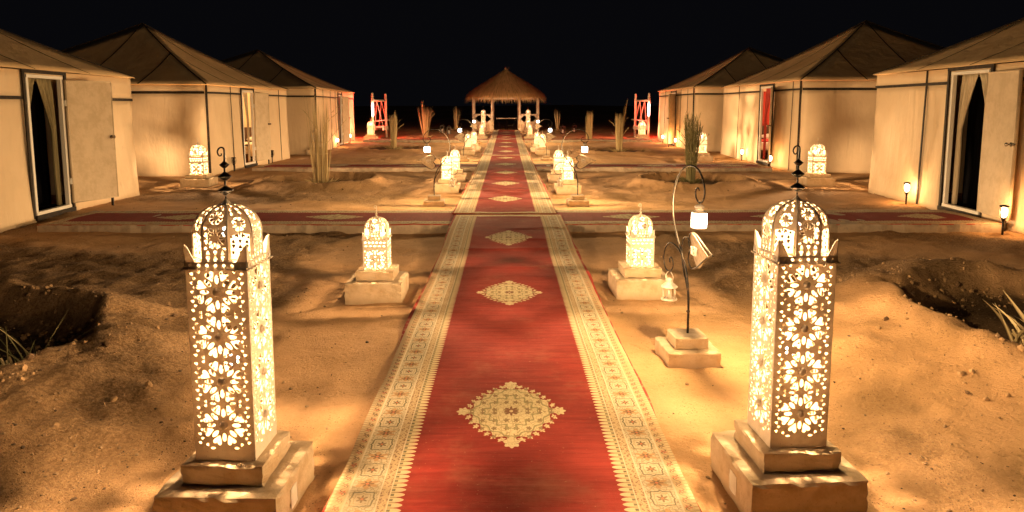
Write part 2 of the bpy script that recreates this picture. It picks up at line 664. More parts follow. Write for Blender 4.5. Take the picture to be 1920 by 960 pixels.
def ground_h(x, y, detail=True):
    h = .018 * fbm(x, y, 3, .45) + .010 * fbm(x + 40, y, 3, 1.7)
    if detail:
        rs = rough_soil(x, y)
        h = h + (.006 + .014 * rs) * fbm(x, y + 31, 3, 6.0) + (.0022 + .007 * rs) * fbm(x - 13, y, 2, 22.0)
        fp = vnoise(x * 2.3 + 7, y * 1.9)
        h = h - .016 * sstep(.35, .75, fp) + .006 * sstep(.2, .35, fp) * (1 - sstep(.35, .5, fp))
    for (cx, cy, r, a, d) in BASINS:
        dd = np.hypot(x - cx, y - cy) * (1 + (.07 if r > 1 else .03) * fbm(x * 1.0 + cx, y, 2, 1.6))
        wid = .22 * r + .10
        wid = wid if r > 1 else wid * .68
        ring = np.exp(-((dd - r * 1.16) / np.where(dd < r * 1.16, wid * .30, wid * 1.55)) ** 2)
        h = h + a * ring * (1 + (.25 if r > 1 else .10) * fbm(x, y, 2, 3.1)) - (.0 + .05 * (r > 1)) * (1 - sstep(r * .8, r * 1.06, dd)) + .022 * fbm(x - 3, y, 2, 14.0) * np.exp(-((dd - r) / .12) ** 2)
    # sand heaped against the runner close to the camera
    ax = np.abs(x)
    h = h + .032 * np.exp(-np.clip(ax - .74, 0, 9) / .25) * (1 - sstep(6.6, 8.2, y))
    for (cx, cy) in PEDS:
        dd = np.maximum(np.abs(x - cx), np.abs(y - cy))
        h = np.where(dd < .9, h * sstep(.2, .9, dd) + .012 * np.exp(-np.clip(dd - .25, 0, 1) / .09) * fbm(x, y, 2, 5), h)
    h = np.where(ax < .70, np.minimum(h, -.01), h)
    for yc in (9.8, 18.45, 31.3):
        k = (np.abs(y - yc) < .62) & (ax < 6.2)
        h = np.where(k, np.minimum(h, .0), h)
    # the far dunes
    return h + rise(y) + 2.2 * sstep(60, 220, y) * (.5 + .5 * fbm(x, y, 3, .012))


def rough_soil(x, y):
    n = fbm(x + 5, y + 3, 4, .5)
    base = sstep(1.35, 2.4, np.abs(x)) * (1 - .5 * sstep(11, 16, y))
    lane = np.exp(-((np.abs(x) - 1.9) / .5) ** 2) * .35
    return np.clip(base * sstep(-.25, .55, n + .25) + lane * sstep(-.1, .6, n), 0, 1)


def make_ground():
    xs = np.concatenate([[-900, -500, -250, -120, -60, -40, -30, -24, -20, -17, -15, -13.5, -12, -11, -10, -9.2, -8.5],
                         np.arange(-8, -5.2, .07), np.arange(-5.2, 5.2, .033), np.arange(5.2, 8.001, .07),
                         [8.5, 9.2, 10, 11, 12, 13.5, 15, 17, 20, 24, 30, 40, 60, 120, 250, 500, 900]])
    ys = [-400, -150, -60, -30, -15, -8, -5, -3, -2, -1, -.4, .1, .5, .8, 1.1, 1.4]
    q = 1.6
    while q < 48:
        ys.append(q)
        q += max(.016, q * .0085)
    ys += [50, 55, 60, 70, 80, 95, 110, 130, 150, 180, 220, 280, 400, 700, 1200]
    ys = np.array(ys)
    X_, Y_ = np.meshgrid(xs, ys)
    near = (np.abs(X_) < 12) & (Y_ > -6) & (Y_ < 60)
    Z = np.where(near, ground_h(X_, Y_), 0)
    Z = np.where(~near, ground_h(X_, Y_, False) * 1.0, Z)
    nx, ny = len(xs), len(ys)
    co = np.stack([X_, Y_, Z], -1).reshape(-1, 3)
    i = np.arange(nx * ny).reshape(ny, nx)
    q = np.stack([i[:-1, :-1], i[:-1, 1:], i[1:, 1:], i[1:, :-1]], -1).reshape(-1, 4)
    me = bpy.data.meshes.new('ground')
    me.vertices.add(len(co))
    me.vertices.foreach_set('co', co.ravel())
    me.loops.add(q.size)
    me.loops.foreach_set('vertex_index', q.ravel())
    me.polygons.add(len(q))
    me.polygons.foreach_set('loop_start', np.arange(len(q)) * 4)
    me.polygons.foreach_set('use_smooth', np.ones(len(q), bool))
    damp_shade = np.zeros(X_.shape)  # mask for the pit soil and the shade coloured into it
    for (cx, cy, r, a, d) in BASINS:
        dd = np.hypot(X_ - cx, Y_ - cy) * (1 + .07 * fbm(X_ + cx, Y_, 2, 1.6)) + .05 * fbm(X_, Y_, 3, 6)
        damp_shade = np.maximum(damp_shade, d * (1 - sstep(r * .93, r * 1.04, dd)))
    for nme, arr in (('damp_shade', damp_shade), ('rough_soil', rough_soil(X_, Y_))):
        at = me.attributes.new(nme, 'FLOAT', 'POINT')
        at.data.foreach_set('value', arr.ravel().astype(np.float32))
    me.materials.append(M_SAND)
    me.update(calc_edges=True)
    o = bpy.data.objects.new('ground', me)
    link(o)
    tag(o, kind='structure')


make_ground()


def make_pebbles():
    """grit, clods and stones lying on the sand: nobody could count them"""
    ico = bmesh.new()
    bmesh.ops.create_icosphere(ico, subdivisions=1, radius=1)
    bv = np.array([v.co[:] for v in ico.verts])
    bf = np.array([[v.index for v in f.verts] for f in ico.faces])
    ico.free()
    N = 34000
    Y_ = 1.9 + (rng.random(N) ** 1.7) * 15
    X_ = rng.uniform(-1, 1, N) * np.minimum(7.0, .9 + Y_ * .72)
    rs = rough_soil(X_, Y_)
    ok = (np.abs(X_) > .86) & (rng.random(N) < .16 + .9 * rs)
    for (cx, cy) in PEDS:
        ok &= np.maximum(np.abs(X_ - cx), np.abs(Y_ - cy)) > .27
    for yc in (9.8, 18.45):
        ok &= ~((np.abs(Y_ - yc) < .72) & (np.abs(X_) < 6.3))
    X_, Y_ = X_[ok], Y_[ok]
    n = len(X_)
    sz = .0020 + .0095 * rng.random(n) ** 9 + .0022 * rng.random(n)
    Z = ground_h(X_, Y_)
    sc = sz[:, None] * rng.uniform(.6, 1.3, (n, 3)) * np.array([1, 1, .7])
    a = rng.random(n) * 6.28
    v = bv[None] * sc[:, None, :] * rng.uniform(.75, 1.2, (n, len(bv), 1))
    vx = v[..., 0] * np.cos(a)[:, None] - v[..., 1] * np.sin(a)[:, None]
    vy = v[..., 0] * np.sin(a)[:, None] + v[..., 1] * np.cos(a)[:, None]
    co = np.stack([vx + X_[:, None], vy + Y_[:, None], v[..., 2] + (Z + sz * .25)[:, None]], -1).reshape(-1, 3)
    f = (bf[None] + (np.arange(n) * len(bv))[:, None, None]).reshape(-1, 3)
    me = bpy.data.meshes.new('pebbles')
    me.from_pydata(co, [], f.tolist())
    me.materials.append(M_STONE)
    o = place(me, 'pebbles')
    tag(o, 'loose grit and small clods scattered over the sand', 'pebbles', kind='stuff')


make_pebbles()


def make_clods():
    """crumbled soil along the rims of the planting pits"""
    ico = bmesh.new()
    bmesh.ops.create_icosphere(ico, subdivisions=1, radius=1)
    bv = np.array([v.co[:] for v in ico.verts])
    bf = np.array([[v.index for v in f.verts] for f in ico.faces])
    ico.free()
    P = []
    for k, (cx, cy, r, a, d) in enumerate(BASINS[:4]):
        n = (1500, 1500, 420, 420)[k]
        t = rng.random(n) * 2 * math.pi
        q = r * (1.0 + rng.normal(0, .09, n) + (rng.random(n) < .35) * rng.random(n) * .8)
        P.append(np.stack([cx + q * np.cos(t), cy + q * np.sin(t)], -1))
    P = np.concatenate(P)
    n = len(P)
    sz = .004 + .020 * rng.random(n) ** 4
    Z = ground_h(P[:, 0], P[:, 1]) + sz * .2
    v = bv[None] * (sz[:, None] * rng.uniform(.6, 1.3, (n, 3)))[:, None, :] * rng.uniform(.65, 1.25, (n, len(bv), 1))
    co = (v + np.stack([P[:, 0], P[:, 1], Z], -1)[:, None, :]).reshape(-1, 3)
    f = (bf[None] + (np.arange(n) * len(bv))[:, None, None]).reshape(-1, 3)
    me = bpy.data.meshes.new('soil_clods')
    me.from_pydata(co, [], f.tolist())
    me.materials.append(M_CLOD)
    tag(place(me, 'soil_clods'), 'crumbled soil lying along the rims of the planting pits', 'soil', kind='stuff')


make_clods()


# ------------------------------------------------------------------ walkways and rugs
def slab(name, x0, x1, y0, y1, top, bottom=-.08, n=60):
    mb = MB()
    yy = np.linspace(y0, y1, n + 1)
    jit = lambda k: .012 * math.sin(k * 12.9) * math.sin(k * 4.3 + 1)
    vs, fs = [], []
    for i, y in enumerate(yy):
        t = float(top(y))
        vs += [(x0 + jit(i), y, bottom + float(rise(y))), (x0 + jit(i) + .012, y, t), (x1 - jit(i + 50) - .012, y, t), (x1 - jit(i + 50), y, bottom + float(rise(y)))]
    for i in range(n):
        for j in range(3):
            a = i * 4 + j
            fs.append((a, a + 1, a + 5, a + 4))
    fs += [(0, 3, 2, 1), (n * 4, n * 4 + 1, n * 4 + 2, n * 4 + 3)]
    mb.add(vs, fs)
    return tag(mb.build(name, M_SLAB), kind='structure')


slab('walkway', -.70, .73, -1.5, 40.2, lambda y: walk_z(y) - .012, n=160)
SIDEY = [9.80, 18.45, 31.3]
SIDEX = [(6.02, 6.42), (6.3, 6.6), (6.1, 6.2)]
for yc, (xl, xr) in zip(SIDEY, SIDEX):
    for sgn, xe in ((-1, xl), (1, xr)):
        n = 40
        mb = MB()
        vs, fs = [], []
        z = .093 + float(rise(yc))
        for i in range(n + 1):
            x = sgn * (.715 + (xe - .715) * i / n)
            j1, j2 = .014 * math.sin(i * 3.7 + yc), .014 * math.sin(i * 5.1 + yc + 2)
            vs += [(x, yc - .66 + j1, -.1 + z), (x, yc - .66 + j1 + .01, z), (x, yc + .66 - j2 - .01, z), (x, yc + .66 - j2, -.1 + z)]
            vs = [(a, b, (c if c > z - .02 else z - .20)) for a, b, c in vs]
        for i in range(n):
            for j in range(3):
                a = i * 4 + j
                fs.append((a, a + 1, a + 5, a + 4) if sgn < 0 else (a, a + 4, a + 5, a + 1))
        fs += [(0, 1, 2, 3), (n * 4 + 3, n * 4 + 2, n * 4 + 1, n * 4)]
        mb.add(vs, fs)
        tag(mb.build('side_walkway', M_SLAB), kind='structure')


def rug(name, label, L, loc, rz, zf, group, width=RUGW, folds=(), seed=0, res=.04, tuck=0.0, first=1.67, pitch=2.38, drop=.035):
    """zf(local y) -> height above loc.z; folds: (y, height, skew)"""
    nu, nv = 26, max(20, int(L / res))
    hw = RUGW / 2
    u = np.linspace(-hw, hw, nu + 1)
    v = np.linspace(0, L, nv + 1)
    U, V = np.meshgrid(u, v)
    Z = zf(V) + .004 * fbm(U * 1.4 + seed, V * 1.4, 3, 1.0) + .0025 * fbm(U * .5 + seed, V * 5, 2, 1.2) + .006
    for (fy, fh, sk, side) in folds:
        w = .5 + .5 * np.tanh(side * U / .25) if side else 1.0
        Z = Z + fh * w * np.exp(-((V - fy - sk * U - .02 * fbm(U + fy, V * 0, 2, 3)) / .028) ** 2)
    edge = .016 * fbm(V + seed * 3 + 9 * (U > 0), U * 0, 3, .9)
    Ux = U + edge * (np.abs(U) / hw)
    co = np.stack([Ux, V, Z], -1)
    mb = MB()
    vs = co.reshape(-1, 3).tolist()
    W = nu + 1
    fs = [(j * W + i, j * W + i + 1, (j + 1) * W + i + 1, (j + 1) * W + i) for j in range(nv) for i in range(nu)]
    b = len(vs)
    for j in range(nv + 1):                       # thickness along both long sides
        l, r = co[j, 0], co[j, -1]
        vs += [(l[0] - .001, l[1], l[2] - drop), (r[0] + .001, r[1], r[2] - drop)]
    for j in range(nv):
        fs.append((b + 2 * j, j * W, (j + 1) * W, b + 2 * j + 2))
        fs.append((j * W + nu, b + 2 * j + 1, b + 2 * j + 3, (j + 1) * W + nu))
    b = len(vs)
    for j in (0, nv):                             # and the two ends
        for i in range(W):
            p = co[j, i]
            vs.append((p[0], p[1], p[2] - .012))
    for i in range(nu):
        fs.append((b + i, b + i + 1, i + 1, i))
        q = nv * W + i
        fs.append((q, q + 1, b + W + i + 1, b + W + i))
    mb.add(vs, fs)
    o = mb.build(name, M_RUG, smooth=True, loc=loc, rot=(0, 0, rz))
    o.scale = (width / RUGW, 1, 1)
    o['rug_length'], o['rug_tuck'], o['rug_first'], o['rug_pitch'] = float(L), float(tuck), float(first), float(pitch)
    return tag(o, label, 'rug', group)


G_RUN = 'red runners laid end to end down the middle'
rug('runner_rug', 'red medallion runner with cream borders nearest the camera, ending at the first crossing', 11.0, (.022, 9.93, 0), math.pi,
    lambda v: walk_z(9.93 - v) - .002, G_RUN, folds=((1.15, .016, .02, -1), (.28, .010, -.01, -1), (2.22, .012, .01, 0), (1.75, .012, .0, -1), (3.1, .005, .02, 0)), seed=1)
_ends = [(10.0, 22.3), (22.2, 31.4), (31.3, 40.3)]
_lab = ['red medallion runner lying beyond the first crossing, between the two pairs of hook stands',
        'red runner lying beyond the second crossing, third from the camera',
        'red runner ending at the step of the thatched pavilion']
for k, ((a, b), lb) in enumerate(zip(_ends, _lab)):
    rug('runner_rug', lb, b - a, (-.025 + .005 * k, a, 0), 0, lambda v, a=a, k=k: walk_z(a + v) + .004 * (k % 2) - .002 + (.006 if k == 0 else 0) * np.exp(-v / .3), G_RUN,
        folds=((.62, .014, .01, 0), (2.9, .006, .02, 0), (5.2, .006, .0, 0), (7.3, .006, .02, 0)), seed=5 + k, res=.08)
G_SIDE = 'red rugs laid on the side walkways up to the tents'
_sl = [('left', 'nearest left tent'), ('right', 'nearest right tent'), ('left', 'middle left tent'), ('right', 'middle right tent'), ('left', 'farthest left tent'), ('right', 'farthest right tent')]
for k, yc in enumerate(SIDEY):
    for sgn, xe in ((-1, SIDEX[k][0]), (1, SIDEX[k][1])):
        L = xe - (.72 if sgn < 0 else .70)
        z = .091 + float(rise(yc))
        rug('side_rug', 'red rug laid across the sand to the door of the %s' % _sl[2 * k + (sgn > 0)][1], L,
            (sgn * .715, yc, z), R(90) if sgn < 0 else R(-90), lambda v: v * 0, G_SIDE, width=1.30, seed=20 + k * 2 + sgn,
            folds=((.5, .006, .05, 0), (.9, .006, .05, 0), (2.8, .004, .03, 0)), res=.08, tuck=3.0, first=1.65 if sgn < 0 else 1.0, pitch=2.04, drop=.010)


# ------------------------------------------------------------------ pierced lanterns
def pierced(outline, holes, thick):
    """flat sheet in x-y with holes cut through -> (verts, faces)"""
    cu = bpy.data.curves.new('sheet', 'CURVE')
    cu.dimensions, cu.fill_mode, cu.extrude = '2D', 'BOTH', thick / 2
    for poly in [outline] + holes:
        sp = cu.splines.new('POLY')
        sp.points.add(len(poly) - 1)
        for p, (x, y) in zip(sp.points, poly):
            p.co = (x, y, 0, 1)
        sp.use_cyclic_u = True
    o = bpy.data.objects.new('sheet', cu)
    COL.objects.link(o)
    dg = bpy.context.evaluated_depsgraph_get()
    me = o.evaluated_get(dg).to_mesh()
    vs = [tuple(v.co) for v in me.vertices]
    fs = [tuple(p.vertices) for p in me.polygons]
    o.evaluated_get(dg).to_mesh_clear()
    bpy.data.objects.remove(o)
    bpy.data.curves.remove(cu)
    return vs, fs


def rot2(p, a): return (p[0] * math.cos(a) - p[1] * math.sin(a), p[0] * math.sin(a) + p[1] * math.cos(a))


def shape(kind, cx, cy, s, ang=0.0):
    """cut-out shapes, pointing along +y before turning"""
    if kind == 'oval': q = [(.24 * math.cos(t), .5 * math.sin(t)) for t in np.linspace(0, 2 * math.pi, 11)[:-1]]
    elif kind == 'dot': q = [(.5 * math.cos(t), .5 * math.sin(t)) for t in np.linspace(0, 2 * math.pi, 9)[:-1]]
    elif kind == 'drop': q = [(0, .58), (.22, .22), (.42, -.1), (.40, -.38), (.18, -.5), (-.18, -.5), (-.40, -.38), (-.42, -.1), (-.22, .22)]
    elif kind == 'heart': q = [(0, -.55), (.16, -.32), (.36, .0), (.48, .28), (.36, .48), (.14, .46), (0, .30), (-.14, .46), (-.36, .48), (-.48, .28), (-.36, .0), (-.16, -.32)]
    elif kind == 'slot': q = [(-.13, -.5), (.13, -.5), (.13, .4), (0, .5), (-.13, .4)]
    return [(cx + s * rot2(p, ang)[0], cy + s * rot2(p, ang)[1]) for p in q]


def rosette(cx, cy, W, k=1.0):
    h = []
    for i in range(8):
        a = i * math.pi / 4
        d = rot2((0, .215 * W * k), a)
        h.append(shape('oval', cx + d[0], cy + d[1], .155 * W * k, a))
        a += math.pi / 8
        d = rot2((0, .282 * W * k), a)
        h.append(shape('heart', cx + d[0], cy + d[1], .168 * W * k, a))
    return h


def tower_panel():
    W, H = .23, .75
    holes = []
    top = H - .38 * W
    cen = [top - i * .755 * W for i in range(4)]
    for cy in cen:
        holes += rosette(0, cy, W, .98)
        for sx in (-1, 1):
            for j in range(5):
                yy = cy + (j - 2) * .152 * W
                holes.append(shape('drop', sx * .415 * W, yy, .060 * W, sx * -1.3))
                if j < 4: holes.append(shape('drop', sx * .365 * W, yy + .076 * W, .054 * W, sx * 1.3))
            holes.append(shape('drop', sx * .285 * W, cy + .345 * W, .058 * W, sx * .5))
            holes.append(shape('drop', sx * .285 * W, cy - .345 * W, .058 * W, math.pi - sx * .5))
    for a, b in ((0, 1), (2, 3)):
        ym = (cen[a] + cen[b]) / 2
        for sx in (-1, 1): holes.append(shape('oval', sx * .165 * W, ym, .10 * W, R(90) + sx * .15))
    for sx in (-1, 1): holes.append(shape('oval', sx * .2 * W, cen[3] - .40 * W, .085 * W, R(90)))
    vs, fs = pierced([(-W / 2, 0), (W / 2, 0), (W / 2, H), (-W / 2, H)], holes, .003)
    mb = MB()
    mb.add([(x, -W / 2 - z, y) for x, y, z in vs], fs)
    for cy in cen:                                    # domed studs
        M = Matrix.Translation((0, -W / 2 - .001, cy)) @ Matrix.Rotation(R(90), 4, 'X')
        mb.lathe([(.075 * W, 0), (.070 * W, .03 * W), (.045 * W, .055 * W), (.002, .066 * W)], 10, M)
    return mb.data('side_panel', M_SHEET)


def small_panel():
    W, H = .20, .255
    holes = []
    for j in range(6):
        holes.append(shape('dot', (j - 2.5) * .155 * W, H - .12 * W, .10 * W))
    for j in range(5):
        holes.append(shape('oval', (j - 2) * .185 * W, H - .27 * W, .125 * W, R(90)))
    cy = .42 * W
    for a in range(4):
        d = rot2((0, .25 * W), a * math.pi / 2)
        holes.append(shape('slot', d[0], d[1] + cy, .28 * W, a * math.pi / 2))
    for sx in (-1, 1):
        for sy in (-1, 1):
            px, py = sx * .235 * W, cy + sy * .215 * W
            for k in range(5):
                a = math.atan2(-sx, sy) + (k - 2) * .95
                d = rot2((0, .095 * W), a)
                holes.append(shape('drop', px + d[0], py + d[1], .105 * W, a + math.pi))
            holes.append(shape('dot', px, py, .035 * W))
            holes.append(shape('drop', sx * .42 * W, cy + sy * .37 * W, .075 * W, math.atan2(-sx, sy)))
            holes.append(shape('drop', sx * .42 * W, cy + sy * .10 * W, .07 * W, math.atan2(-sx, sy * .2)))
            holes.append(shape('drop', sx * .09 * W, cy + sy * .40 * W, .06 * W, 0 if sy > 0 else math.pi))
    vs, fs = pierced([(-W / 2, 0), (W / 2, 0), (W / 2, H), (-W / 2, H)], holes, .003)
    mb = MB()
    mb.add([(x, -W / 2 - z, y) for x, y, z in vs], fs)
    M = Matrix.Translation((0, -W / 2 - .001, cy)) @ Matrix.Rotation(R(90), 4, 'X')
    mb.lathe([(.06 * W, 0), (.05 * W, .03 * W), (.002, .05 * W)], 8, M)
    return mb.data('side_panel', M_LANT)


def dome_curve(rf, vert, cap):
    """meridian of the dome: arc length -> (radius of the flat, height)"""
    n = 24
    pts = [(rf, 0.0), (rf, vert)]
    for i in range(1, n + 1):
        t = i / n * math.pi / 2 * .96
        pts.append((rf * math.cos(t) ** .9, vert + cap * math.sin(t)))
    s = [0.0]
    for a, b in zip(pts, pts[1:]): s.append(s[-1] + math.hypot(b[0] - a[0], b[1] - a[1]))
    return np.array(s), np.array(pts)


def gore(rf, vert, cap, opened, rich=True):
    S, P = dome_curve(rf, vert, cap)
    tan = math.tan(math.pi / 8)
    hw = lambda q: float(np.interp(q, S, P[:, 0])) * tan
    total = S[-1]
    qs = np.concatenate([np.linspace(0, S[1], 4), np.linspace(S[1], total, 16)[1:]])
    outline = [(hw(q) - .0008, q) for q in qs] + [(-hw(q) + .0008, q) for q in qs[::-1]]
    W = 2 * rf * tan
    holes = []
    if opened:
        b = .12 * W
        holes.append([(-hw(0) + b, b), (hw(0) - b, b), (hw(0) - b, S[1] * .96), (0, S[1] * 1.06), (-hw(0) + b, S[1] * .96)])
    else:
        for j in range(3):
            holes.append(shape('drop', (j - 1) * .29 * W, .16 * W, .19 * W, 0 if j % 2 else math.pi))
            holes.append(shape('drop', (j - 1) * .29 * W, .38 * W, .17 * W, math.pi if j % 2 else 0))
        cy = .95 * W
        holes += rosette(0, cy, W, 1.16)
        for sx in (-1, 1):
            for sy in (-1, 1): holes.append(shape('drop', sx * .38 * W, cy + sy * .40 * W, .14 * W, math.atan2(-sx, sy)))
    cy = S[1] + .33 * W if not opened else S[1] + .42 * W
    cy = max(cy, 1.78 * W) if not opened else cy
    k = .86
    for i in range(8):
        a = i * math.pi / 4 + .39
        d = rot2((0, .20 * W * k), a)
        holes.append(shape('drop', d[0] * 1.08, cy + d[1] * 1.2, .205 * W * k, a + math.pi))
    q = cy + .47 * W
    while q < total - .05 * W and hw(q) > .09 * W:
        w = hw(q)
        if w > .22 * W:
            for sx in (-1, 1): holes.append(shape('oval', sx * .46 * w, q, .20 * W, sx * .35))
        else:
            holes.append(shape('oval', 0, q, .16 * W, 0))
        q += .24 * W
    vs, fs = pierced(outline, holes, .0025)
    mb = MB()
    out = []
    for x, y, z in vs:
        r, h = float(np.interp(y, S, P[:, 0])), float(np.interp(y, S, P[:, 1]))
        out.append((x, -(r + z), h))
    mb.add(out, fs)
    return mb.data('dome_panel', M_DOME)


def dome_frame(rf, vert, cap, rr):
    S, P = dome_curve(rf, vert, cap)
    mb = MB()
    k = 1 / math.cos(math.pi / 8)
    for i in range(8):
        a = math.pi / 8 + i * math.pi / 4
        mb.tube([(P[j, 0] * k * math.sin(a), -P[j, 0] * k * math.cos(a), P[j, 1]) for j in list(range(0, len(P), 2))], rr, 5)
    a8 = [(rf * k * math.sin(math.pi / 8 + i * math.pi / 4), -rf * k * math.cos(math.pi / 8 + i * math.pi / 4), .002) for i in range(9)]
    mb.tube(a8, rr * 1.3, 5)
    return mb.data('dome_frame', M_LANT, True)


def rim_mesh(W, h, n, bead):
    """pierced gallery round the top of the body with a projecting lip and beads"""
    holes = [shape('dot', (j - (n - 1) / 2) * W / n * .96, h / 2, h * .52) for j in range(n)]
    vs, fs = pierced([(-W / 2, 0), (W / 2, 0), (W / 2, h), (-W / 2, h)], holes, .003)
    mb = MB()
    for k in range(4):
        Rz = Matrix.Rotation(k * math.pi / 2, 4, 'Z')
        mb.add([(x, -W / 2 - .004 - z, y) for x, y, z in vs], fs, Rz)
        mb.box((0, -W / 2 - .008, -.002), (W + .02, .010, .004), M=Rz)
        for j in range(n):
            M = Rz @ Matrix.Translation(((j - (n - 1) / 2) * W / n, -W / 2 - .014, 0)) 
            mb.lathe([(.001, -bead), (bead * .8, -bead * .5), (bead, 0), (bead * .8, bead * .5), (.001, bead)], 6, M)
    return mb.data('rim', M_DOME)


def spike_mesh(W, h, w):
    """folded corner spike: two tapering leaves meeting on the corner edge"""
    mb = MB()
    t = .003
    c = W / 2 + .003
    for k in range(2):
        pts = [(0, 0), (w, 0), (w * .22, h * .97), (0, h)]
        fr = [((c - p[0]), -c, p[1]) for p in pts] if k == 0 else [(c, -(c - p[0]), p[1]) for p in pts]
        bk = [((c - p[0]), -c + t, p[1]) for p in pts] if k == 0 else [(c - t, -(c - p[0]), p[1]) for p in pts]
        mb.add(fr + bk, [(0, 1, 2, 3), (7, 6, 5, 4), (0, 4, 5, 1), (1, 5, 6, 2), (2, 6, 7, 3), (3, 7, 4, 0)])
    mb.lathe([(.001, -.004), (.0045, 0), (.001, .004)], 6, Matrix.Translation((c - .002, -c + .002, h)))
    return mb.data('corner_spike', M_DOME)


def finial_mesh(spec, hook, zs, mat2=None):
    mb = MB()
    mb.lathe([(.022, -.004), (.016, .004), (.006, .014), (.004, .02)], 10)
    mb.mi = 1
    for (z, r, h) in spec:
        mb.lathe([(.004, z - h * .6), (r * .55, z - h * .42), (r * .95, z - h * .05), (r, z), (r * .8, z + h * .12), (r * .4, z + h * .42), (.004, z + h * .6)], 14)
    mb.tube([(0, 0, 0), (0, 0, hook)], .0035 if len(spec) > 2 else .0022, 6)
    s = zs
    crook = [(0, 0, hook - .01), (.002, 0, hook + .10 * s), (.012 * s * 2, 0, hook + .22 * s), (.018 * s * 2, 0, hook + .42 * s), (.008 * s, 0, hook + .62 * s), (-.12 * s, 0, hook + .68 * s),
             (-.26 * s, 0, hook + .60 * s), (-.32 * s, 0, hook + .42 * s), (-.24 * s, 0, hook + .26 * s), (-.13 * s, 0, hook + .28 * s), (-.12 * s, 0, hook + .38 * s)]
    mb.tube(catmull(crook, 4), [.0042 * (1 - .4 * i / 40) for i in range(41)] if len(spec) > 2 else .0024, 6)
    return mb.data('finial', [M_LANT, M_IRON if mat2 is None else mat2], True)


TOWER = dict(W=.23, H=.75, panel=tower_panel(), rf=.115, vert=.100, cap=.105, rimh=.026)
SMALL = dict(W=.20, H=.255, panel=small_panel(), rf=.096, vert=.065, cap=.092, rimh=.020)
for T, n, sw, sh, bead in ((TOWER, 7, .052, .085, .0045), (SMALL, 8, .045, .058, .004)):
    T['gore'] = [gore(T['rf'], T['vert'], T['cap'], False), gore(T['rf'], T['vert'], T['cap'], True)]
    T['frame'] = dome_frame(T['rf'], T['vert'], T['cap'], .0032 if T is TOWER else .0028)
    T['rim'] = rim_mesh(T['W'], T['rimh'], n, bead)
    T['spike'] = spike_mesh(T['W'], sh, sw)
_b = MB()
_b.lathe([(.001, -.022), (.012, -.018), (.020, -.006), (.022, .006), (.016, .018), (.001, .026)], 12)
BULB = _b.data('bulb', M_BULB, True)
_tw = [(.052, .030, .030), (.106, .026, .028), (.150, .019, .022)]
TOWER['finial'] = finial_mesh(_tw, .165, .075)
SMALL['finial'] = finial_mesh([(.026, .013, .014), (.050, .010, .012)], .058, .055, M_LANT)


def lantern(T, name, label, group, x, y, z, rz, power, s=1.0):
    r = empty(name, (x, y, z), rz, label, 'lantern', group, s)
    for k in range(4):
        place(T['panel'], 'side_panel', r, (0, 0, 0), (0, 0, k * math.pi / 2))
        place(T['spike'], 'corner_spike', r, (0, 0, T['H'] + .004), (0, 0, k * math.pi / 2))
    place(T['rim'], 'rim', r, (0, 0, T['H'] + .002))
    zd = T['H'] + T['rimh']
    for k in range(8):
        place(T['gore'][k % 2], 'dome_panel', r, (0, 0, zd), (0, 0, k * math.pi / 4))
    place(T['frame'], 'dome_frame', r, (0, 0, zd))
    top = zd + T['vert'] + T['cap']
    place(T['finial'], 'finial', r, (0, 0, top))
    bz = zd + T['vert'] * .95
    place(BULB, 'bulb', r, (0, 0, bz))
    if T is TOWER:                                    # unseen second bulb added half-way down to whiten the holes
        place(BULB, 'bulb', r, (0, 0, .36))
        lamp(r, (0, 0, .36), power * .55, radius=.02)
        power *= .62
    lamp(r, (0, 0, bz), power, radius=.018)
    return r


def block(w, d, h, seed, cuts=11, chip=.0035):
    bm = bmesh.new()
    bmesh.ops.create_cube(bm, size=1)
    bmesh.ops.scale(bm, vec=(w, d, h), verts=bm.verts)
    bmesh.ops.subdivide_edges(bm, edges=bm.edges, cuts=cuts, use_grid_fill=True)
    rr = random.Random(seed)
    for v in bm.verts:
        ex = [w / 2 - abs(v.co.x) < 1e-4, d / 2 - abs(v.co.y) < 1e-4, h / 2 - abs(v.co.z) < 1e-4]
        k = sum(ex)
        if k >= 2:
            q = chip * rr.random() ** 3 * 2.2 + .0025
            for a in range(3):
                if ex[a]: v.co[a] -= math.copysign(q, v.co[a])
        else:
            for a in range(3):
                if ex[a]: v.co[a] += rr.uniform(-.0012, .0012)
    vs = [tuple(v.co + Vector((0, 0, h / 2))) for v in bm.verts]
    fs = [tuple(v.index for v in f.verts) for f in bm.faces]
    bm.free()
    return vs, fs


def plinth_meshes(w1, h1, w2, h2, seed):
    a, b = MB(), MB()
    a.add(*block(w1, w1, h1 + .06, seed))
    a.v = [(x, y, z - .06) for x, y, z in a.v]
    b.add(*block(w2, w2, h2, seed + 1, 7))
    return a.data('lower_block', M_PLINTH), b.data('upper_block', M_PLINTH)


PL = plinth_meshes(.47, .165, .32, .085, 3)
PLS = plinth_meshes(.56, .17, .42, .08, 9)
_p = MB()
_p.add(*block(.075, .006, .085, 4, 2, .002))
PATCH = _p.data('pale_patch', M_FRAME)


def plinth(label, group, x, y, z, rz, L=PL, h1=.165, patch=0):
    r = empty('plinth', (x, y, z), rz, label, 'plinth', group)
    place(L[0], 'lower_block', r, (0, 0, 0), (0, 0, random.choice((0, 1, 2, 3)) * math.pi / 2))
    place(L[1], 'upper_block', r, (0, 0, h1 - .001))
    if patch:
        place(PATCH, 'pale_patch', r, (patch * (.235 + .002), -.05, .03), (0, 0, R(90)))
    return r


def gz(x, y): return float(ground_h(np.array([x]), np.array([y]))[0])


G_TW = 'tall tower lanterns on plinths'
G_SM = 'small domed lanterns along the runner'
G_SD = 'domed lanterns standing beside the tents'
G_PL = 'stepped plinths under the lanterns'
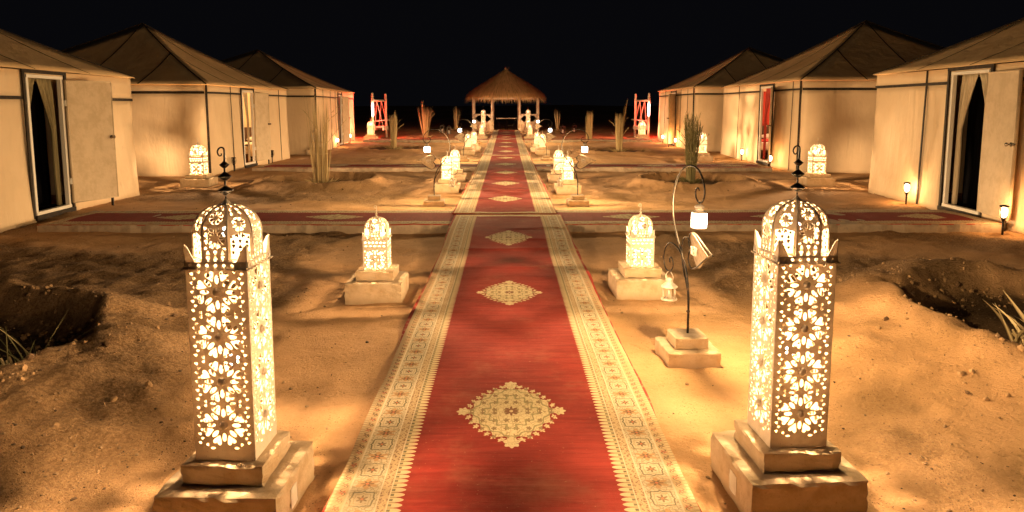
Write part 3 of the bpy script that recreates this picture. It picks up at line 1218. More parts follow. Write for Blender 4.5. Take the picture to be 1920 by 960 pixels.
# tall lanterns: (x, y, rotation, plinth z)
for x, y, rz, lb, lp, pt in (
        (-1.078, 2.75, R(-2), 'tall white pierced lantern glowing in the left foreground', 'stepped plinth under the tall lantern in the left foreground', 1),
        (1.157, 2.84, R(3.5), 'tall white pierced lantern glowing in the right foreground', 'stepped plinth under the tall lantern in the right foreground', -1),
        (-1.27, 39.5, 0, 'tall white pierced lantern far off, at the left front of the thatched pavilion', 'plinth under the tall lantern at the left front of the pavilion', 0),
        (1.17, 39.5, 0, 'tall white pierced lantern far off, at the right front of the thatched pavilion', 'plinth under the tall lantern at the right front of the pavilion', 0)):
    z = float(rise(y))
    plinth(lp, G_PL, x, y, z, rz, patch=pt)
    lantern(TOWER, 'tower_lantern', lb, G_TW, x, y, z + .249, rz, P_TOWER * (1 if y < 20 else .6))
SM = [(-1.095, 5.99, 0, 'left of the runner behind the tall foreground lantern'),
      (1.147, 6.09, R(1), 'right of the runner behind the foreground hook stand'),
      (-1.12, 13.55, R(-1), 'left of the runner just past the first crossing, behind a spiral hook'),
      (1.14, 13.4, R(2), 'right of the runner just past the first crossing, behind a spiral hook'),
      (-1.12, 15.58, 0, 'left of the runner, second past the first crossing'),
      (1.12, 15.46, 0, 'right of the runner, second past the first crossing'),
      (-1.29, 24.05, 0, 'left of the runner just past the second crossing'),
      (1.20, 24.05, 0, 'right of the runner just past the second crossing'),
      (-1.17, 25.8, 0, 'left of the runner, second past the second crossing'),
      (1.07, 25.3, 0, 'right of the runner, second past the second crossing'),
      (-1.13, 32.8, 0, 'left of the runner, last one before the pavilion'),
      (1.06, 32.8, 0, 'right of the runner, last one before the pavilion')]
for x, y, rz, w in SM:
    z = float(rise(y))
    plinth('plinth of the small lantern ' + w.replace(', behind a spiral hook', ''), G_PL, x, y, z, rz)
    lantern(SMALL, 'domed_lantern', 'small lantern ' + w, G_SM, x, y, z + .249, rz, P_SMALL)
SD = [(-6.22, 14.55, R(4), 'in front of the side wall of the middle left tent'), (6.35, 14.65, R(-4), 'in front of the side wall of the middle right tent'),
      (-6.35, 24.15, 0, 'beside the farthest left tent, half hidden by dry palm fronds'), (5.77, 21.3, 0, 'before the farthest right tent, behind a dry palm'),
      (-6.1, 32.5, 0, 'in front of the left swing'), (6.08, 32.4, 0, 'in front of the right swing')]
for x, y, rz, w in SD:
    z = float(rise(y))
    plinth('wide plinth under the lantern ' + w, G_PL, x, y, z, rz, PLS, .17)
    lantern(SMALL, 'domed_lantern', 'wide white domed lantern ' + w, G_SD, x, y, z + .249, rz, P_SIDE, 1.38)

# ------------------------------------------------------------------ iron hook stands
PXM = 115.7


def sp(zx, zy):                      # stand drawing units -> metres in the stand's own x-z plane
    return ((zx / 5.336 - 69.4) / PXM, 0, 1.6 - (20 + zy / 5.333) / PXM)


STEM = [sp(*p) for p in [(370, 806), (371, 720), (368, 640), (348, 545), (300, 472), (250, 405), (217, 345), (206, 285), (214, 235), (245, 175), (295, 134), (350, 118), (410, 125),
                         (453, 158), (474, 205), (463, 240), (436, 252), (408, 238), (402, 210), (418, 197), (432, 205)]]
BRANCH = [sp(*p) for p in [(370, 640), (352, 592), (315, 525), (300, 460), (312, 415), (335, 401), (352, 402), (364, 412)]]
CURL = [sp(*p) for p in [(352, 555), (330, 505), (280, 466), (235, 450), (195, 449), (160, 465), (136, 500), (134, 540), (158, 567), (196, 568), (222, 545), (220, 520), (203, 508), (190, 517), (193, 532)]]
HEART = [sp(*p) for p in [(548, 432), (505, 416), (460, 396), (420, 379), (388, 374), (366, 384), (356, 404), (360, 426), (376, 440), (362, 458), (358, 482), (368, 504), (392, 514), (425, 503), (465, 476), (510, 447)]]


def stand_meshes():
    st = MB()
    c = catmull(STEM, 5)
    st.tube(c, [.0080 - .0032 * (i / len(c)) for i in range(len(c))], 8)
    st.tube(catmull(BRANCH, 5), .0055, 6)
    st.tube(catmull(CURL, 5), .0050, 6)
    st.lathe([(.011, -.007), (.013, 0), (.011, .007)], 8, Matrix.Translation(sp(369, 690)))
    hp = MB()
    loop = catmull(HEART + [HEART[0]], 4)
    hp.tube(loop, .0055, 6)
    hp.mi = 1
    vs, fs = pierced([(p[0], p[2]) for p in loop[:-1]], [], .003)
    cx, cz = sp(420, 440)[0], sp(420, 440)[2]
    hp.add([(x, z + .008 - .02 * ((x - cx) / .12 + (y - cz) / .09), y) for x, y, z in vs], fs)
    return st.data('stem', M_IRON, True), hp.data('heart_plate', [M_IRON, M_PLATE])


STEM_ME, HEART_ME = stand_meshes()
_a, _b = MB(), MB()
_a.add(*block(.335, .335, .14, 21, 12, .002)); _a.v = [(x, y, z - .045) for x, y, z in _a.v]
_b.add(*block(.21, .21, .075, 22, 10, .002))
SLAB_ME, BLK_ME = _a.data('base_slab', M_PLINTH), _b.data('base_block', M_PLINTH)


def emblem(kind):
    mb = MB()
    cx, _, cz = sp(425, 438)
    y = -.020
    if kind == 'moon':
        out = [(.030 * math.cos(t), .030 * math.sin(t)) for t in np.linspace(R(50), R(310), 14)]
        inn = [(.012 + .025 * math.cos(t), .024 * math.sin(t)) for t in np.linspace(R(300), R(60), 12)]
        vs, fs = pierced(out + inn, [], .004)
        mb.add([(cx + x, y - z, cz + q) for x, q, z in vs], fs)
    else:
        ring = [(cx + .016 * math.cos(t), y, cz + .028 * math.sin(t)) for t in np.linspace(0, 2 * math.pi, 17)]
        mb.tube(ring, .004, 6)
        mb.lathe([(.001, -.011), (.006, -.003), (.008, .004), (.001, .010)], 8, Matrix.Translation((cx, y, cz)))
        for sx in (-1, 1):
            mb.tube([(cx + sx * .030, y, cz - .026), (cx + sx * .030, y, cz + .026)], .004, 6)
            mb.tube([(cx + sx * .030, y, cz + .026), (cx + sx * .042, y, cz + .018)], .003, 6)
    return mb.data('emblem', M_EMBLEM)


EMB = {k: emblem(k) for k in ('moon', 'ring')}

# hanging lamp: frosted glass drum under a white cap with a ring
_g = MB()
_g.lathe([(.041, -.092), (.046, -.089), (.049, -.05), (.047, -.008), (.041, -.004)], 16)
HL_GLASS = _g.data('glass', M_FROST, True)
_c = MB()
_c.lathe([(.046, -.004), (.047, .001), (.036, .007), (.026, .012), (.024, .026), (.031, .029), (.030, .036), (.018, .046), (.006, .050)], 14)
_c.tube([(.046 * math.cos(t), .046 * math.sin(t), -.094) for t in np.linspace(0, 2 * math.pi, 17)], .0035, 5, cap=False)
_c.tube([(.012 * math.cos(t), 0, .060 + .013 * math.sin(t)) for t in np.linspace(0, 2 * math.pi, 13)], .0018, 5)
for q in range(3):
    a = q * 2.094 + .4
    _c.tube([(.0495 * math.cos(a), .0495 * math.sin(a), -.092), (.0495 * math.cos(a), .0495 * math.sin(a), .0)], .0018, 5)
HL_CAP = _c.data('cap', M_LANT, True)
# candle lantern: white metal, posts, clear windows, conical roof, bail handle
_k = MB()
_k.lathe([(.050, -.112), (.054, -.108), (.054, -.100), (.046, -.097), (.006, -.096)], 14)
for q in range(6):
    a = q * math.pi / 3 + .3
    _k.box((.043 * math.cos(a), .043 * math.sin(a), -.06), (.008, .012, .078), a)
_k.lathe([(.040, -.026), (.056, -.022), (.057, -.017), (.042, -.004), (.026, .008), (.024, .026), (.028, .029), (.018, .040), (.004, .044)], 14)
KL_BODY = _k.data('housing', M_LANT, True)
_k = MB()
_k.tube(catmull([(-.026, 0, .02), (-.036, 0, .05), (-.018, 0, .078), (0, 0, .086), (.018, 0, .078), (.036, 0, .05), (.026, 0, .02)], 4), .0026, 6)
KL_BAIL = _k.data('handle', M_LANT, True)
_k = MB()
_k.lathe([(.016, -.095), (.017, -.094), (.017, -.055), (.012, -.052), (.002, -.05)], 10)
KL_CAN = _k.data('candle', M_BEDW, True)
G_ST = 'iron hook stands beside the runner'
ST = [(1.152, 4.44, R(-78), 1, 'ring', 'right of the runner in the foreground', True),
      (-1.18, 11.65, 0, -1, 'ring', 'left of the runner just past the first crossing', True),
      (1.16, 11.68, 0, 1, 'ring', 'right of the runner just past the first crossing', True),
      (-1.26, 21.1, 0, -1, 'moon', 'left of the runner just past the second crossing', True),
      (1.17, 21.2, 0, 1, 'moon', 'right of the runner just past the second crossing', True),
      (-1.22, 29.5, 0, -1, 'moon', 'left of the runner, farthest from the camera', True),
      (1.17, 29.5, 0, 1, 'moon', 'right of the runner, farthest from the camera', True)]
for x, y, rz, sx, em, w, small in ST:
    z = float(rise(y))
    r = empty('hook_stand', (x, y, z), rz, 'black iron hook stand ' + w, 'lamp stand', G_ST)
    place(SLAB_ME, 'base_slab', r, rot=(0, 0, -rz + R(3)))
    place(BLK_ME, 'base_block', r, (0, 0, .094), rot=(0, 0, -rz + R(3)))
    place(STEM_ME, 'stem', r, s=(sx, 1, 1))
    place(HEART_ME, 'heart_plate', r, s=(sx, 1, 1))
    place(EMB[em], 'emblem', r, s=(sx, 1, 1))
    Rz = Matrix.Translation((x, y, z)) @ Matrix.Rotation(rz, 4, 'Z')
    hp = Vector(STEM[16]); hp.x *= sx
    p = Rz @ (hp + Vector((0, 0, -.058)))
    h = empty('hanging_lantern', p, rz, 'bright frosted lantern on the iron stand ' + w, 'lantern', 'bright lanterns hung on the hook stands')
    place(HL_CAP, 'cap', h); place(HL_GLASS, 'glass', h)
    b = place(BULB, 'bulb', h, (0, 0, -.05), s=(.7, .7, .7))
    lamp(h, (0, 0, -.05), P_LAMP, (1, .66, .30), .03)
    hp = Vector(CURL[9]); hp.x = (hp.x - .006) * sx
    p = Rz @ (hp + Vector((0, 0, -.088)))
    h = empty('candle_lantern', p, rz + .3, 'small candle lantern on the stand ' + w, 'lantern', 'small candle lanterns hung on the hook stands')
    place(KL_BODY, 'housing', h); place(KL_BAIL, 'handle', h); place(KL_CAN, 'candle', h)


# ------------------------------------------------------------------ tents
def strip(mb, a, b, w, nrm, t=.012):
    """flat strap from a to b, lying on a surface with normal nrm"""
    a, b, nrm = Vector(a), Vector(b), Vector(nrm).normalized()
    d = (b - a).normalized()
    s = d.cross(nrm).normalized() * (w / 2)
    n = nrm * t
    vs = [a - s, a + s, b + s, b - s, a - s + n, a + s + n, b + s + n, b - s + n]
    mb.add([tuple(q) for q in vs], [(0, 3, 2, 1), (4, 5, 6, 7), (0, 1, 5, 4), (1, 2, 6, 5), (2, 3, 7, 6), (3, 0, 4, 7)])


def wall_piece(mb, A, B, z0, z1, nrm, seed, amp=.022, folds=0.0, flare=.0):
    A, B, nrm = Vector(A), Vector(B), Vector(nrm)
    Ln = (B - A).length
    nu, nv = max(4, int(Ln / .16)), max(2, int((z1 - z0) / .12))

    def fn(u, v):
        p = A.lerp(B, u)
        zz = z0 + (z1 - z0) * v
        w = float(fbm(np.array([u * Ln * 1.1 + seed]), np.array([zz * .7 + seed]), 3, 1.0)[0])
        edge = min(1, 8 * u, 8 * (1 - u)) * min(1, 6 * v + .3, 6 * (1 - v))
        k = amp * w * edge
        if folds:
            k += folds * math.sin((u - .10) * 24 * (1.15 - .5 * v) + 1.2) * math.exp(-((u - .25 + .22 * (v - .6)) / .17) ** 2) * edge
        k += flare * (1 - v) ** 2
        q = p + nrm * k
        return (q.x, q.y, zz)
    mb.grid(nu, nv, fn)


def drape(mb, A, B, z0, z1, nrm, side, seed, tie=.42, keep=.085):
    """half of a pair of tied-back curtains hung between jambs A and B"""
    A, B, nrm = Vector(A), Vector(B), Vector(nrm)

    def fn(u, v):
        t = 1 - v                                    # 0 at the top
        if t < tie: reach = .5 - (.5 - keep) * (t / tie) ** .85
        else: reach = keep + .03 * math.sin((t - tie) * 5)
        q = u * reach if side == 0 else 1 - u * reach
        p = A.lerp(B, q)
        w = .022 * math.sin(u * 19 + seed + t * 1.5) * (1 if t > .05 else .4)
        p = p + nrm * w
        return (p.x, p.y, z0 + (z1 - z0) * v)
    mb.grid(26, 22, fn)


def tent(side, near, far, depth, apex, eave, band, door, leaf, lab, curt, seams=(), bz=0.0, inner=None, swing=172):
    """near/far: front-wall corners (x, y); side -1 left of the runner, +1 right; door (y0, y1); leaf 'far' or 'near' jamb"""
    root = empty('tent', ((near[0] + far[0]) / 2 + side * depth / 2, (near[1] + far[1]) / 2, bz), 0, lab, 'tent', 'canvas tents in two facing rows')
    ox, oy = root.location.x, root.location.y
    loc = lambda x, y, z=0: (x - ox, y - oy, z)
    N = loc(*near); F = loc(*far)
    d = (Vector(F) - Vector(N)); Ln = d.length; d.normalize()
    nrm = Vector((-side, 0, 0)); nrm = (nrm - d * nrm.dot(d)).normalized()
    back = Vector((side * depth, 0, 0))
    Nb, Fb = Vector(N) + back, Vector(F) + back
    at = lambda t, z=0, o=0: Vector(N) + d * t + nrm * o + Vector((0, 0, z))
    yt = lambda y: (y - near[1]) / (far[1] - near[1]) * Ln
    t0, t1 = yt(door[0]), yt(door[1])
    dz0, dz1 = .13, door[2]
    # walls
    for a, b, nm, z0, z1, sd in ((0, t0 - .07, 'front_wall', 0, band, 1), (t1 + .07, Ln, 'front_wall', 0, band, 2)):
        mb = MB(); wall_piece(mb, at(a), at(b), z0 - .03, z1, nrm, sd + oy, flare=.05)
        solid(mb.build(nm, M_CANVAS, root, True), .008)
    mb = MB()
    for a, b in ((0, t0 - .07), (t1 + .07, Ln)):
        wall_piece(mb, at(a, 0, .012), at(b, 0, .012), band - .01, eave, nrm, 7 + a, .006)
    if eave - dz1 > .06: wall_piece(mb, at(t0 - .07, 0, .012), at(t1 + .07, 0, .012), dz1 + .05, eave, nrm, 3, .003)
    solid(mb.build('valance', M_CANVAS, root, True), .008)
    sn = Vector((0, -1, 0))
    mb = MB(); wall_piece(mb, Nb, N, -.03, band, sn, 5 + oy, .02, .028)
    solid(mb.build('side_wall', M_CANVAS, root, True), .008)
    mb = MB(); wall_piece(mb, Nb + sn * .012, Vector(N) + sn * .012, band - .01, eave, sn, 6, .006)
    solid(mb.build('side_valance', M_CANVAS, root, True), .008)
    mb = MB(); wall_piece(mb, F, Fb, -.03, eave, -sn, 8 + oy); wall_piece(mb, Fb, Nb, -.03, eave, -nrm, 9 + oy)
    solid(mb.build('back_wall', M_CANVAS, root, True), .008)
    # straps
    mb = MB()
    sw = .045
    for a, b in ((0, t0 - .09), (t1 + .09, Ln)):
        strip(mb, at(a, band, .022), at(b, band, .022), sw, nrm)
    for k, tt in enumerate(seams):
        t_ = yt(tt[0])
        strip(mb, at(t_, .02, .052), at(t_, band, .022), tt[1], nrm)
        strip(mb, at(t_, band, .028), at(t_, eave, .024), tt[1] * .8, nrm)
    strip(mb, Vector(N) + nrm * .03 + sn * .0 + Vector((0, 0, 0)), Vector(N) + nrm * .03 + Vector((0, 0, eave)), .05, (nrm + sn).normalized())
    for fr in (.43, .86):
        p = Vector(N).lerp(Nb, fr) + sn * .036
        strip(mb, p + Vector((0, 0, .0)), p + Vector((0, 0, eave)), .06, sn, .02)
    strip(mb, Vector(N) + sn * .022 + Vector((0, 0, band)), Nb + sn * .022 + Vector((0, 0, band)), .055, sn)
    for tt in (t0 - .09, t1 + .09):
        strip(mb, at(tt, .05, .03), at(tt, eave - .02, .03), .05, nrm, .02)
    strip(mb, at(t0 - .12, dz1 + .085, .03), at(t1 + .12, dz1 + .085, .03), .05, nrm, .02)
    mb.build('straps', M_STRAP, root)
    # roof
    ap = Vector(loc(*apex))
    ov = .07
    c = [Vector(N) - d * ov + nrm * ov, Vector(F) + d * ov + nrm * ov, Fb + d * ov - nrm * ov, Nb - d * ov - nrm * ov]
    for q in c: q.z = eave + .015
    names = ['front', 'far', 'back', 'near']
    sm = MB()
    for k in range(4):
        A, B = c[k], c[(k + 1) % 4]
        mb = MB()
        n = 14
        vs, idx = [], {}
        nr = (B - A).cross(ap - A).normalized()
        if nr.z < 0: nr = -nr
        for j in range(n + 1):
            for i in range(n - j + 1):
                u = i / max(1, n - j) if j < n else 0
                p = A.lerp(ap, j / n).lerp(B.lerp(ap, j / n), u)
                w = 4 * u * (1 - u)
                b = 4 * (j / n) * (1 - j / n)
                p = p - Vector((0, 0, 1)) * (.07 * w * b * .6) - Vector((0, 0, 1)) * .075 * b
                idx[(i, j)] = len(vs); vs.append(tuple(p))
        fs = []
        for j in range(n):
            for i in range(n - j):
                fs.append((idx[(i, j)], idx[(i + 1, j)], idx[(i, j + 1)]))
                if i < n - j - 1: fs.append((idx[(i + 1, j)], idx[(i + 1, j + 1)], idx[(i, j + 1)]))
        mb.add(vs, fs)
        solid(mb.build('roof_panel', M_ROOF, root, True), .008, 0)
        sag = lambda t: Vector((0, 0, -.075 * 4 * t * (1 - t)))
        for fr in (.28, .5, .74):
            lim = min(2 * fr, 2 * (1 - fr)) * .99
            pts = []
            for q in range(9):
                t = lim * q / 8
                s_ = (fr - t / 2) / max(1e-3, 1 - t)
                p = A.lerp(ap, t).lerp(B.lerp(ap, t), min(1, max(0, s_)))
                w, b = 4 * s_ * (1 - s_), 4 * t * (1 - t)
                pts.append(p - Vector((0, 0, 1)) * (.042 * w * b + .075 * b) + nr * .008)
            for a_, b_ in zip(pts, pts[1:]): strip(sm, a_, b_, (.014 if k == 0 else .028), nr, .004)
        pts = [A.lerp(ap, t) + sag(t) + Vector((0, 0, .008)) for t in np.linspace(0, 1, 10)]
        sm.tube(pts, .014, 5)
        mb = MB()
    sm.build('roof_seams', M_STRAP, root)
    # door
    fr = MB()
    for tt in (t0, t1): fr.box(at(tt, (dz0 + dz1) / 2, .01), (.055, .05, dz1 - dz0), math.atan2(nrm.y, nrm.x))
    Mz = math.atan2(d.y, d.x)
    fr.box(at((t0 + t1) / 2, dz1 + .02, .01), (t1 - t0 + .05, .074, .045), Mz)
    fr.box(at((t0 + t1) / 2, dz0 - .02, .01), (t1 - t0 + .05, .074, .045), Mz)
    fr.build('door_frame', M_FRAME, root)
    th = MB(); th.box(at((t0 + t1) / 2, dz0 - .075, .0), (t1 - t0 + .16, .16, .065), Mz)
    th.build('threshold', M_STRAP, root)
    hz = t1 if leaf == 'far' else t0
    sgn = 1 if leaf == 'far' else -1
    wd = (t1 - t0) * .98
    an = R(180 - swing)
    dl = (d * sgn * math.cos(an) + nrm * math.sin(an))
    h0 = at(hz + sgn * .05, 0, .06)
    lf = MB()
    nl = (nrm * math.cos(an) - d * sgn * math.sin(an))
    def leaf_fn(s_):
        def f(u, v):
            z = dz0 + .02 + (dz1 - dz0 - .03) * v
            b = .006 * float(fbm(np.array([u * 3 + oy]), np.array([z * 2]), 3, 1.3)[0])
            p = h0 + dl * (wd * u) + nl * (s_ * .02 + b * s_)
            return (p.x, p.y, z)
        return f
    lf.grid(10, 24, leaf_fn(1)); lf.grid(10, 24, leaf_fn(-1))
    for u in (0, 1):
        p = h0 + dl * (wd * u)
        lf.box((p.x, p.y, (dz0 + dz1) / 2 + .005), (.02, .042, dz1 - dz0 - .03), math.atan2(dl.y, dl.x))
    for z in (dz0 + .02, dz1 - .01):
        p = h0 + dl * (wd * .5)
        lf.box((p.x, p.y, z), (wd, .042, .016), math.atan2(dl.y, dl.x))
    leafo = lf.build('door', M_DOOR, root, True)
    hb = MB()
    p = h0 + dl * (wd * .93) + nl * .02
    zh = 1.12
    Mh = Matrix.Translation((p.x, p.y, zh)) @ nl.to_track_quat('Z', 'Y').to_matrix().to_4x4()
    hb.lathe([(.028, 0), (.028, .006), (.010, .01), (.010, .035), (.024, .042), (.027, .055), (.018, .068), (.002, .07)], 12, Mh)
    p = p + dl * .055
    hb.lathe([(.018, -.045), (.022, -.04), (.022, .0), (.012, .01), (.002, .011)], 10, Matrix.Translation((p.x, p.y, zh)) @ nl.to_track_quat('Z', 'Y').to_matrix().to_4x4())
    hb.build('handle', M_BRASS, leafo, True)
    for z in (dz0 + .35, dz1 - .35):
        hg = MB(); hg.box(at(hz + sgn * .035, z, .055), (.03, .03, .09), Mz); hg.build('hinge', M_FRAME, root)
    ft = MB(); p = h0 + dl * (wd * .88); ft.box((p.x, p.y, dz0 - .06), (.03, .03, .16)); ft.build('door_foot', M_IRON, root)
    # curtains
    for k in (0, 1):
        if curt[k] is None: continue
        mb = MB(); drape(mb, at(t0 + .03, 0, -.09), at(t1 - .03, 0, -.09), dz0, dz1, nrm, k, k * 2 + oy)
        o = solid(mb.build('curtain', curt[k], root, True), .004)
    if inner:                                        # added black sheets standing for the unlit inside
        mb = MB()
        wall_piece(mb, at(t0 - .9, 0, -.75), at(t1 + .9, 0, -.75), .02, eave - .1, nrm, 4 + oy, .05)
        solid(mb.build('inner_shade_sheet', M_INNER, root, True), .006)
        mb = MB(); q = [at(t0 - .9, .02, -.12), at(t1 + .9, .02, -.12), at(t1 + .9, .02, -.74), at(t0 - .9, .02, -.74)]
        mb.add([tuple(p) for p in q], [(0, 1, 2, 3)]); solid(mb.build('floor_shade_sheet', M_INNER, root), .01)
    return root


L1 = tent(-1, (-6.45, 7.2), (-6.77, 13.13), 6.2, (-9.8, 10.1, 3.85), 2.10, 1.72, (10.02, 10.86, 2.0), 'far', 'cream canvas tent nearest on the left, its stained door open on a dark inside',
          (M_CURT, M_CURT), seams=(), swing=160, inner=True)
L2 = tent(-1, (-6.87, 16.6), (-6.78, 22.4), 5.8, (-9.62, 19.5, 3.78), 2.09, 1.92, (18.75, 19.45, 1.97), 'far', 'cream canvas tent in the middle of the left row, white bed inside its door',
          (None, M_CURTC), seams=((18.0, .02), (21.6, .02)), swing=168)
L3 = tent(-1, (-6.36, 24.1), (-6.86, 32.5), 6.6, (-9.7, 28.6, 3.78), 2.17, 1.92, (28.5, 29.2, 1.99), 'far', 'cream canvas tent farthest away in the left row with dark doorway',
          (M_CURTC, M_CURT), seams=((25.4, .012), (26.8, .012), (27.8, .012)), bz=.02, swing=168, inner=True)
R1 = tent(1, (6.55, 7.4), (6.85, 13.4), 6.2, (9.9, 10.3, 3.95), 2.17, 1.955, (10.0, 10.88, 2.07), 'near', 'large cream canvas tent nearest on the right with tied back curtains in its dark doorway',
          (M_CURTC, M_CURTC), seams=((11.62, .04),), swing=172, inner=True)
R2 = tent(1, (7.09, 17.4), (7.22, 24.1), 6.0, (10.12, 20.65, 4.0), 2.22, 2.02, (19.35, 20.25, 2.1), 'near', 'cream canvas tent in the middle of the right row with red hangings lit inside',
          (None, M_CURTR), seams=((22.3, .02), (17.9, .02)), swing=160)
R3 = tent(1, (6.56, 25.3), (6.66, 31.6), 6.4, (9.6, 28.9, 3.88), 2.2, 2.0, (28.2, 28.95, 2.05), 'near', 'cream canvas tent farthest away in the right row with lit narrow doorway',
          (M_CURTC, M_CURTC), seams=((26.2, .015), (27.3, .015), (30.2, .015)), bz=.04, swing=150)


def bed(x, y, rz, cover, label):
    r = empty('bed', (x, y, 0), rz, label, 'bed')
    mb = MB(); mb.add(*block(1.5, 2.0, .26, 5, 8, .03)); mb.v = [(a, b, c + .27) for a, b, c in mb.v]
    mb.build('mattress', M_BEDW, r, True)
    mb = MB()
    mb.grid(20, 16, lambda u, v: (1.62 * (u - .5), 1.35 * (v - .5) - .3, .55 + .03 * math.sin(u * 17 + v * 5) * math.sin(v * 9) - (.32 if u in (0, 1) else 0)))
    solid(mb.build('blanket', cover, r, True), .02)
    mb = MB()
    for sx in (-.36, .36): mb.lathe([(.02, -.07), (.25, -.03), (.30, .0), (.24, .06), (.05, .10)], 12, Matrix.Translation((sx, .78, .62)) @ Matrix.Scale(.7, 4, (0, 1, 0)))
    mb.build('pillow', M_BEDW, r, True)
    mb = MB()
    for sx in (-.7, .7):
        for sy in (-.95, .95): mb.box((sx, sy, .14), (.07, .07, .28))
    mb.box((0, 1.03, .5), (1.56, .05, .95)); mb.box((0, 0, .25), (1.54, 2.0, .05))
    mb.build('frame', M_WOOD, r)


bed(-7.95, 21.15, 0, M_BEDW, 'white bed standing inside the middle left tent, seen through its doorway')
bed(8.25, 22.85, 0, M_BEDR, 'bed with red blanket standing inside the middle right tent')
_d = MB(); _d.grid(30, 8, lambda u, v: (7.35 + 3.2 * u, 23.96 + .02 * math.sin(u * 40), .9 + 1.2 * v))
solid(tag(_d.build('wall_hanging', M_CURTR, None, True), 'red cloth hanging on the inner wall of the middle right tent', 'wall hanging'), .01)
for x, y, col, pw, lb in ((-8.5, 20.3, (1, .62, .28), 40, 'small glass ceiling lamp lit inside the middle left tent'), (8.5, 21.6, (1, .58, .32), 40, 'small glass ceiling lamp lit inside the middle right tent'),
                          (8.9, 28.9, (1, .62, .3), 20, 'small glass ceiling lamp lit inside the farthest right tent')):
    r = empty('ceiling_lamp', (x, y, 2.05), 0, lb, 'lamp')
    place(HL_GLASS, 'glass', r); place(HL_CAP, 'cap', r)
    mb = MB(); mb.tube([(0, 0, .05), (0, 0, .9)], .004, 5); mb.build('cord', M_IRON, r)
    lamp(r, (0, 0, -.05), pw, col, .05)

# ------------------------------------------------------------------ solar torches by the tents
_t = MB()
_t.tube([(0, 0, -.05), (0, 0, .17)], [.012, .016], 8)
_t.lathe([(.012, .15), (.030, .185), (.034, .20), (.030, .205)], 10)
T_STAKE = _t.data('stake', M_IRON, True)
_t = MB()
for q in range(6):
    a = q * math.pi / 3
    _t.tube(catmull([(.030 * math.cos(a), .030 * math.sin(a), .20), (.052 * math.cos(a), .052 * math.sin(a), .25), (.054 * math.cos(a), .054 * math.sin(a), .31), (.046 * math.cos(a), .046 * math.sin(a), .345)], 3), .0045, 5)
_t.lathe([(.050, .340), (.056, .345), (.056, .358), (.020, .368), (.002, .37)], 12)
T_CAGE = _t.data('cage', M_IRON, True)
_t = MB(); _t.lathe([(.020, .205), (.036, .24), (.040, .28), (.034, .32), (.020, .336)], 10)
T_FLAME = _t.data('flame_glass', M_FLAME, True)
_t = MB(); _t.lathe([(.020, .205), (.036, .24), (.040, .28), (.034, .32), (.020, .336)], 10)
T_DARK = _t.data('flame_glass', M_IRON, True)
TR = [(6.60, 11.75, 1, 'lit torch lamp before the nearest right tent, left of its doorway'), (6.30, 8.98, 1, 'lit torch lamp before the nearest right tent, under the open door leaf'),
      (6.98, 21.3, 1, 'lit torch lamp before the middle right tent, left of its doorway'), (6.82, 18.55, 1, 'lit torch lamp before the middle right tent, right of its doorway'),
      (6.48, 29.9, 1, 'lit torch lamp before the farthest right tent, left of its doorway'), (6.42, 27.4, 1, 'lit torch lamp before the farthest right tent, right of its doorway'),
      (-6.45, 27.6, 1, 'lit torch lamp before the farthest left tent, left of its doorway'), (-6.66, 30.8, 1, 'lit torch lamp before the farthest left tent, right of its doorway'),
      (-6.72, 17.75, 0, 'unlit black torch lamp before the middle left tent, left of its doorway'), (-6.70, 20.6, 0, 'unlit black torch lamp before the middle left tent, under the door leaf')]
for x, y, lit, lb in TR:
    r = empty('torch_lamp', (x, y, float(rise(y))), .3, lb, 'torch', 'garden torches beside the tent doors')
    place(T_STAKE, 'stake', r); place(T_CAGE, 'cage', r); place(T_FLAME if lit else T_DARK, 'flame_glass', r)
    if lit: lamp(r, (0, 0, .27), P_TORCH * (1 if y < 24 else 2.2), (1, .48, .16), .03)


# ------------------------------------------------------------------ palms (bundles of dry tied fronds)
def blade(mb, base, az, lean, L, w, bend, twist, n=5):
    """one narrow leaf: a bent, slightly folded strip"""
    d = Vector((math.cos(az), math.sin(az), 0))
    s = Vector((-math.sin(az), math.cos(az), 0))
    s = s * math.cos(twist) + d * math.sin(twist)
    vs = []
    for i in range(n + 1):
        t = i / n
        p = Vector(base) + Vector((0, 0, 1)) * (L * t * (1 - .35 * bend * t)) + d * (L * (lean * t + bend * t * t * .6))
        ww = w * (1 - t ** 2.2 * .92) * (.7 + .3 * min(1, t * 5))
        vs += [tuple(p - s * ww), tuple(p + d * ww * .5), tuple(p + s * ww)]
    fs = []
    for i in range(n):
        a = i * 3
        fs += [(a, a + 1, a + 4, a + 3), (a + 1, a + 2, a + 5, a + 4)]
    mb.add(vs, fs)


def frond(mb, base, az, lean, L, w, bend, rr, leaflets=14, llen=.16, start=.25):
    d = Vector((math.cos(az), math.sin(az), 0)); s = Vector((-math.sin(az), math.cos(az), 0))
    pts = []
    for i in range(7):
        t = i / 6
        pts.append(Vector(base) + Vector((0, 0, 1)) * (L * t * (1 - .35 * bend * t)) + d * (L * (lean * t + bend * t * t * .6)))
    mb.tube(pts, [w * (1 - .8 * i / 6) for i in range(7)], 4, cap=False)
    for k in range(leaflets):
        t = start + (1 - start) * (k + rr.random()) / leaflets
        i = min(5, int(t * 6)); p = pts[i].lerp(pts[i + 1], t * 6 - i)
        up = (pts[i + 1] - pts[i]).normalized()
        sg = 1 if k % 2 else -1
        dr = (up * .85 + s * sg * rr.uniform(.1, .45) + d * rr.uniform(-.2, .3)).normalized()
        ll = llen * rr.uniform(.6, 1.2)
        sd = dr.cross(up).normalized() * .006
        q = p + dr * ll
        mb.add([tuple(p - sd), tuple(p + sd), tuple(p + dr * ll * .6 + sd * .8), tuple(q), tuple(p + dr * ll * .6 - sd * .8)], [(0, 1, 2, 3, 4)])


